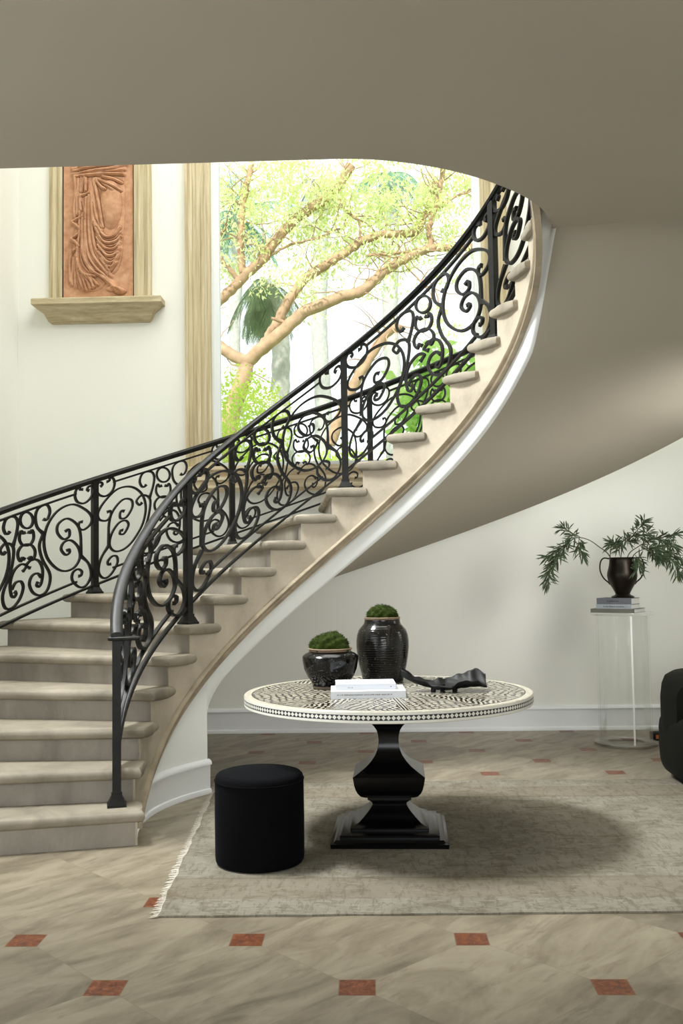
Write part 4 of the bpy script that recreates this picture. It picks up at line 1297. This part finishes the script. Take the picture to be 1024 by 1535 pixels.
def palm(label, x, y, h, r, crown, seed, leafmat, nf=26, fl=1.2, hang=0.0, lean=0.0):
    rr = random.Random(seed)
    root = tag(empty('palm_tree', (x, y, -.05)), label, 'palm tree', 'palm trees beyond the window')
    bm = bmesh.new(); pts = [(x+.03*math.sin(i*.4)+lean*(i/40)**10, y, -.05+h*i/40) for i in range(41)]
    add_tube(bm, pts, [r*(1.06 if i % 2 else .98)*(1.15-.3*i/40) for i in range(41)], 14)
    t = smooth_angle(bm_obj('trunk', bm, M['palm_bark']), 60)
    bl = bmesh.new()
    for f in range(nf):
        a = 2*PI*f/nf+rr.uniform(-.2,.2); el = rr.uniform(-.9,1.2)-hang
        d = Vector((math.cos(a)*math.cos(el), math.sin(a)*math.cos(el), math.sin(el)))
        p = Vector((x+lean, y, h-.05)); n = 16; sp = [p.copy()]
        L = fl*rr.uniform(.75,1.1)
        for i in range(n):
            d = (d+Vector((0,0,-.07-.05*hang))).normalized(); p = p+d*L/n; sp.append(p.copy())
        add_tube(bl, sp, [.012*(1-.05*i) for i in range(n+1)], 4)
        side = d.cross(Vector((0,0,1))); side = side.normalized() if side.length > .1 else Vector((1,0,0))
        for i in range(3, n+1):
            for s in (-1, 1):
                for q in range(2):
                    ld = (side*s*.8+(sp[i]-sp[i-1]).normalized()*.7+Vector((0,0,-.45-.5*hang))+Vector((rr.uniform(-.15,.15),)*3)).normalized()
                    l = .42*fl*math.sin(PI*(.2+.75*i/n))
                    w = ld.orthogonal().normalized()*.0075
                    b0 = sp[i-1].lerp(sp[i], q*.5)
                    bl.faces.new([bl.verts.new(v) for v in (b0-w*.6, b0+w*.6, b0+ld*l*.6+w*.5+Vector((0,0,-.03*l)), b0+ld*l+Vector((0,0,-.12*l)), b0+ld*l*.6-w*.5+Vector((0,0,-.03*l)))])
    fr = bm_obj('fronds', bl, leafmat, None, False, recalc=False)
    attach(root, t, fr)
palm('fan palm with blue green fronds at the upper left of the window view', -2.3, 16.6, 7.6, .10, 0, 31, M['leaf_palm'], 30, 1.15)
palm('grey ringed palm trunk with drooping dark fronds behind the forked limb', -1.32, 14.6, 5.75, .15, 0, 32, M['leaf_palm_dry'], 26, .95, .75, -.28)
palm('slim pale palm standing further right behind the limbs', .42, 17.5, 8.6, .15, 0, 33, M['leaf_palm'], 18, .9, .5)
palm('distant bluish palm trunk between the two nearer palms', -.98, 19.5, 9.3, .17, 0, 34, M['leaf_palm_dry'], 12, .7, .7)

def bush(name, label, x, y, h, rx, mat, seed, n, size, aspect=.45, stems=5):
    rr = random.Random(seed)
    root = tag(empty(name, (x, y, -.05)), label, 'shrub', 'shrubs beyond the window')
    bs = bmesh.new()
    for i in range(stems):
        dx, dy = rr.uniform(-.6,.6)*rx, rr.uniform(-.3,.3)
        add_tube(bs, [(x+dx*.2, y+dy*.2, -.05), (x+dx*.5, y+dy*.5, h*.4), (x+dx, y+dy, h*.8)], [.03,.022,.01], 6)
    a = bm_obj('stem', bs, M['bark'], None, True)
    bl = bmesh.new()
    for _ in range(n):
        t = rr.random()**.7; zz = h*(.35+.65*t); ww = rx*(1.05-.55*max(0, t-.5)*2*rr.random())
        leaf_cloud(bl, (x+rr.uniform(-1,1)*ww, y+rr.uniform(-.5,.5), zz+rr.uniform(-.2,.1)), .2, 26, size, rr, .15, 1, aspect)
    b = bm_obj('foliage', bl, mat, None, False, recalc=False)
    attach(root, a, b)
bush('garden_shrub', 'bright lime green shrub at the lower left of the window view', -1.85, 11.4, 3.6, .8, M['leaf_lime'], 41, 300, .06)
bush('garden_shrub', 'lime green shrub low in the middle of the window view', -.45, 13.3, 2.9, .55, M['leaf_lime'], 42, 80, .08)
bush('garden_shrub', 'rich green broad leaved shrub at the lower right of the window view', .95, 10.2, 3.55, .6, M['leaf_green'], 43, 90, .17, .5)

# ------------------------------------------------------------------ light
sc_ = bpy.context.scene
w = bpy.data.worlds.new('world'); sc_.world = w; w.use_nodes = True
bg = w.node_tree.nodes['Background']; bg.inputs[0].default_value = (.93, .97, 1.0, 1); bg.inputs[1].default_value = 1.7
def area(name, loc, target, sx, sy, power, color):
    l = bpy.data.lights.new(name, 'AREA'); l.shape = 'RECTANGLE'; l.size = sx; l.size_y = sy; l.energy = power; l.color = color
    o = bpy.data.objects.new(name, l); COL.objects.link(o); o.location = loc
    o.rotation_euler = (Vector(target)-Vector(loc)).to_track_quat('-Z', 'Z').to_euler()
    return o
area('left_fill', (-2.85, 1.4, 1.65), (1.2, 4.6, .5), 3.4, 2.4, 36, (.90, .95, 1.0))  # added area lamp at the left, out of view, for soft fill
area('overhead_fill', (-.2, 5.6, 6.55), (-.2, 5.7, 0), 3.6, 3.2, 215, (.98, 1.0, .97))  # added overhead lamp to brighten the upper walls; the roof is closed
lw = area('upper_landing_window', (-2.85, 4.7, 5.3), (.1, 4.9, .5), 1.4, 1.4, 185, (.95, .98, 1.0))
lw.data.spread = R_(75)
area('front_fill', (.6, FRONT+.08, 1.7), (.3, 5, 1.0), 3.0, 2.4, 138, (.91, .96, 1.0))  # lamp put behind the camera to light the fascia and back wall
sw = area('right_wall_fill', (WALL_R-.04, 5.6, 1.75), (.3, 7.9, .55), 1.6, 1.2, 24, (1.0, .99, .95))  # lamp added to lift the wall under the stair; no window here
sw.data.spread = R_(100)
s = bpy.data.lights.new('sun', 'SUN'); s.energy = 5.6; s.angle = R_(2); s.color = (1, .96, .88)
so = bpy.data.objects.new('sun', s); COL.objects.link(so); so.rotation_euler = (R_(48), 0, R_(-12))
sc_.view_settings.view_transform = 'Standard'
sc_.view_settings.look = 'None'
sc_.view_settings.exposure = 0.0
sc_.cycles.max_bounces = 10; sc_.cycles.diffuse_bounces = 6; sc_.cycles.transparent_max_bounces = 24
sc_.cycles.sample_clamp_indirect = 6.0
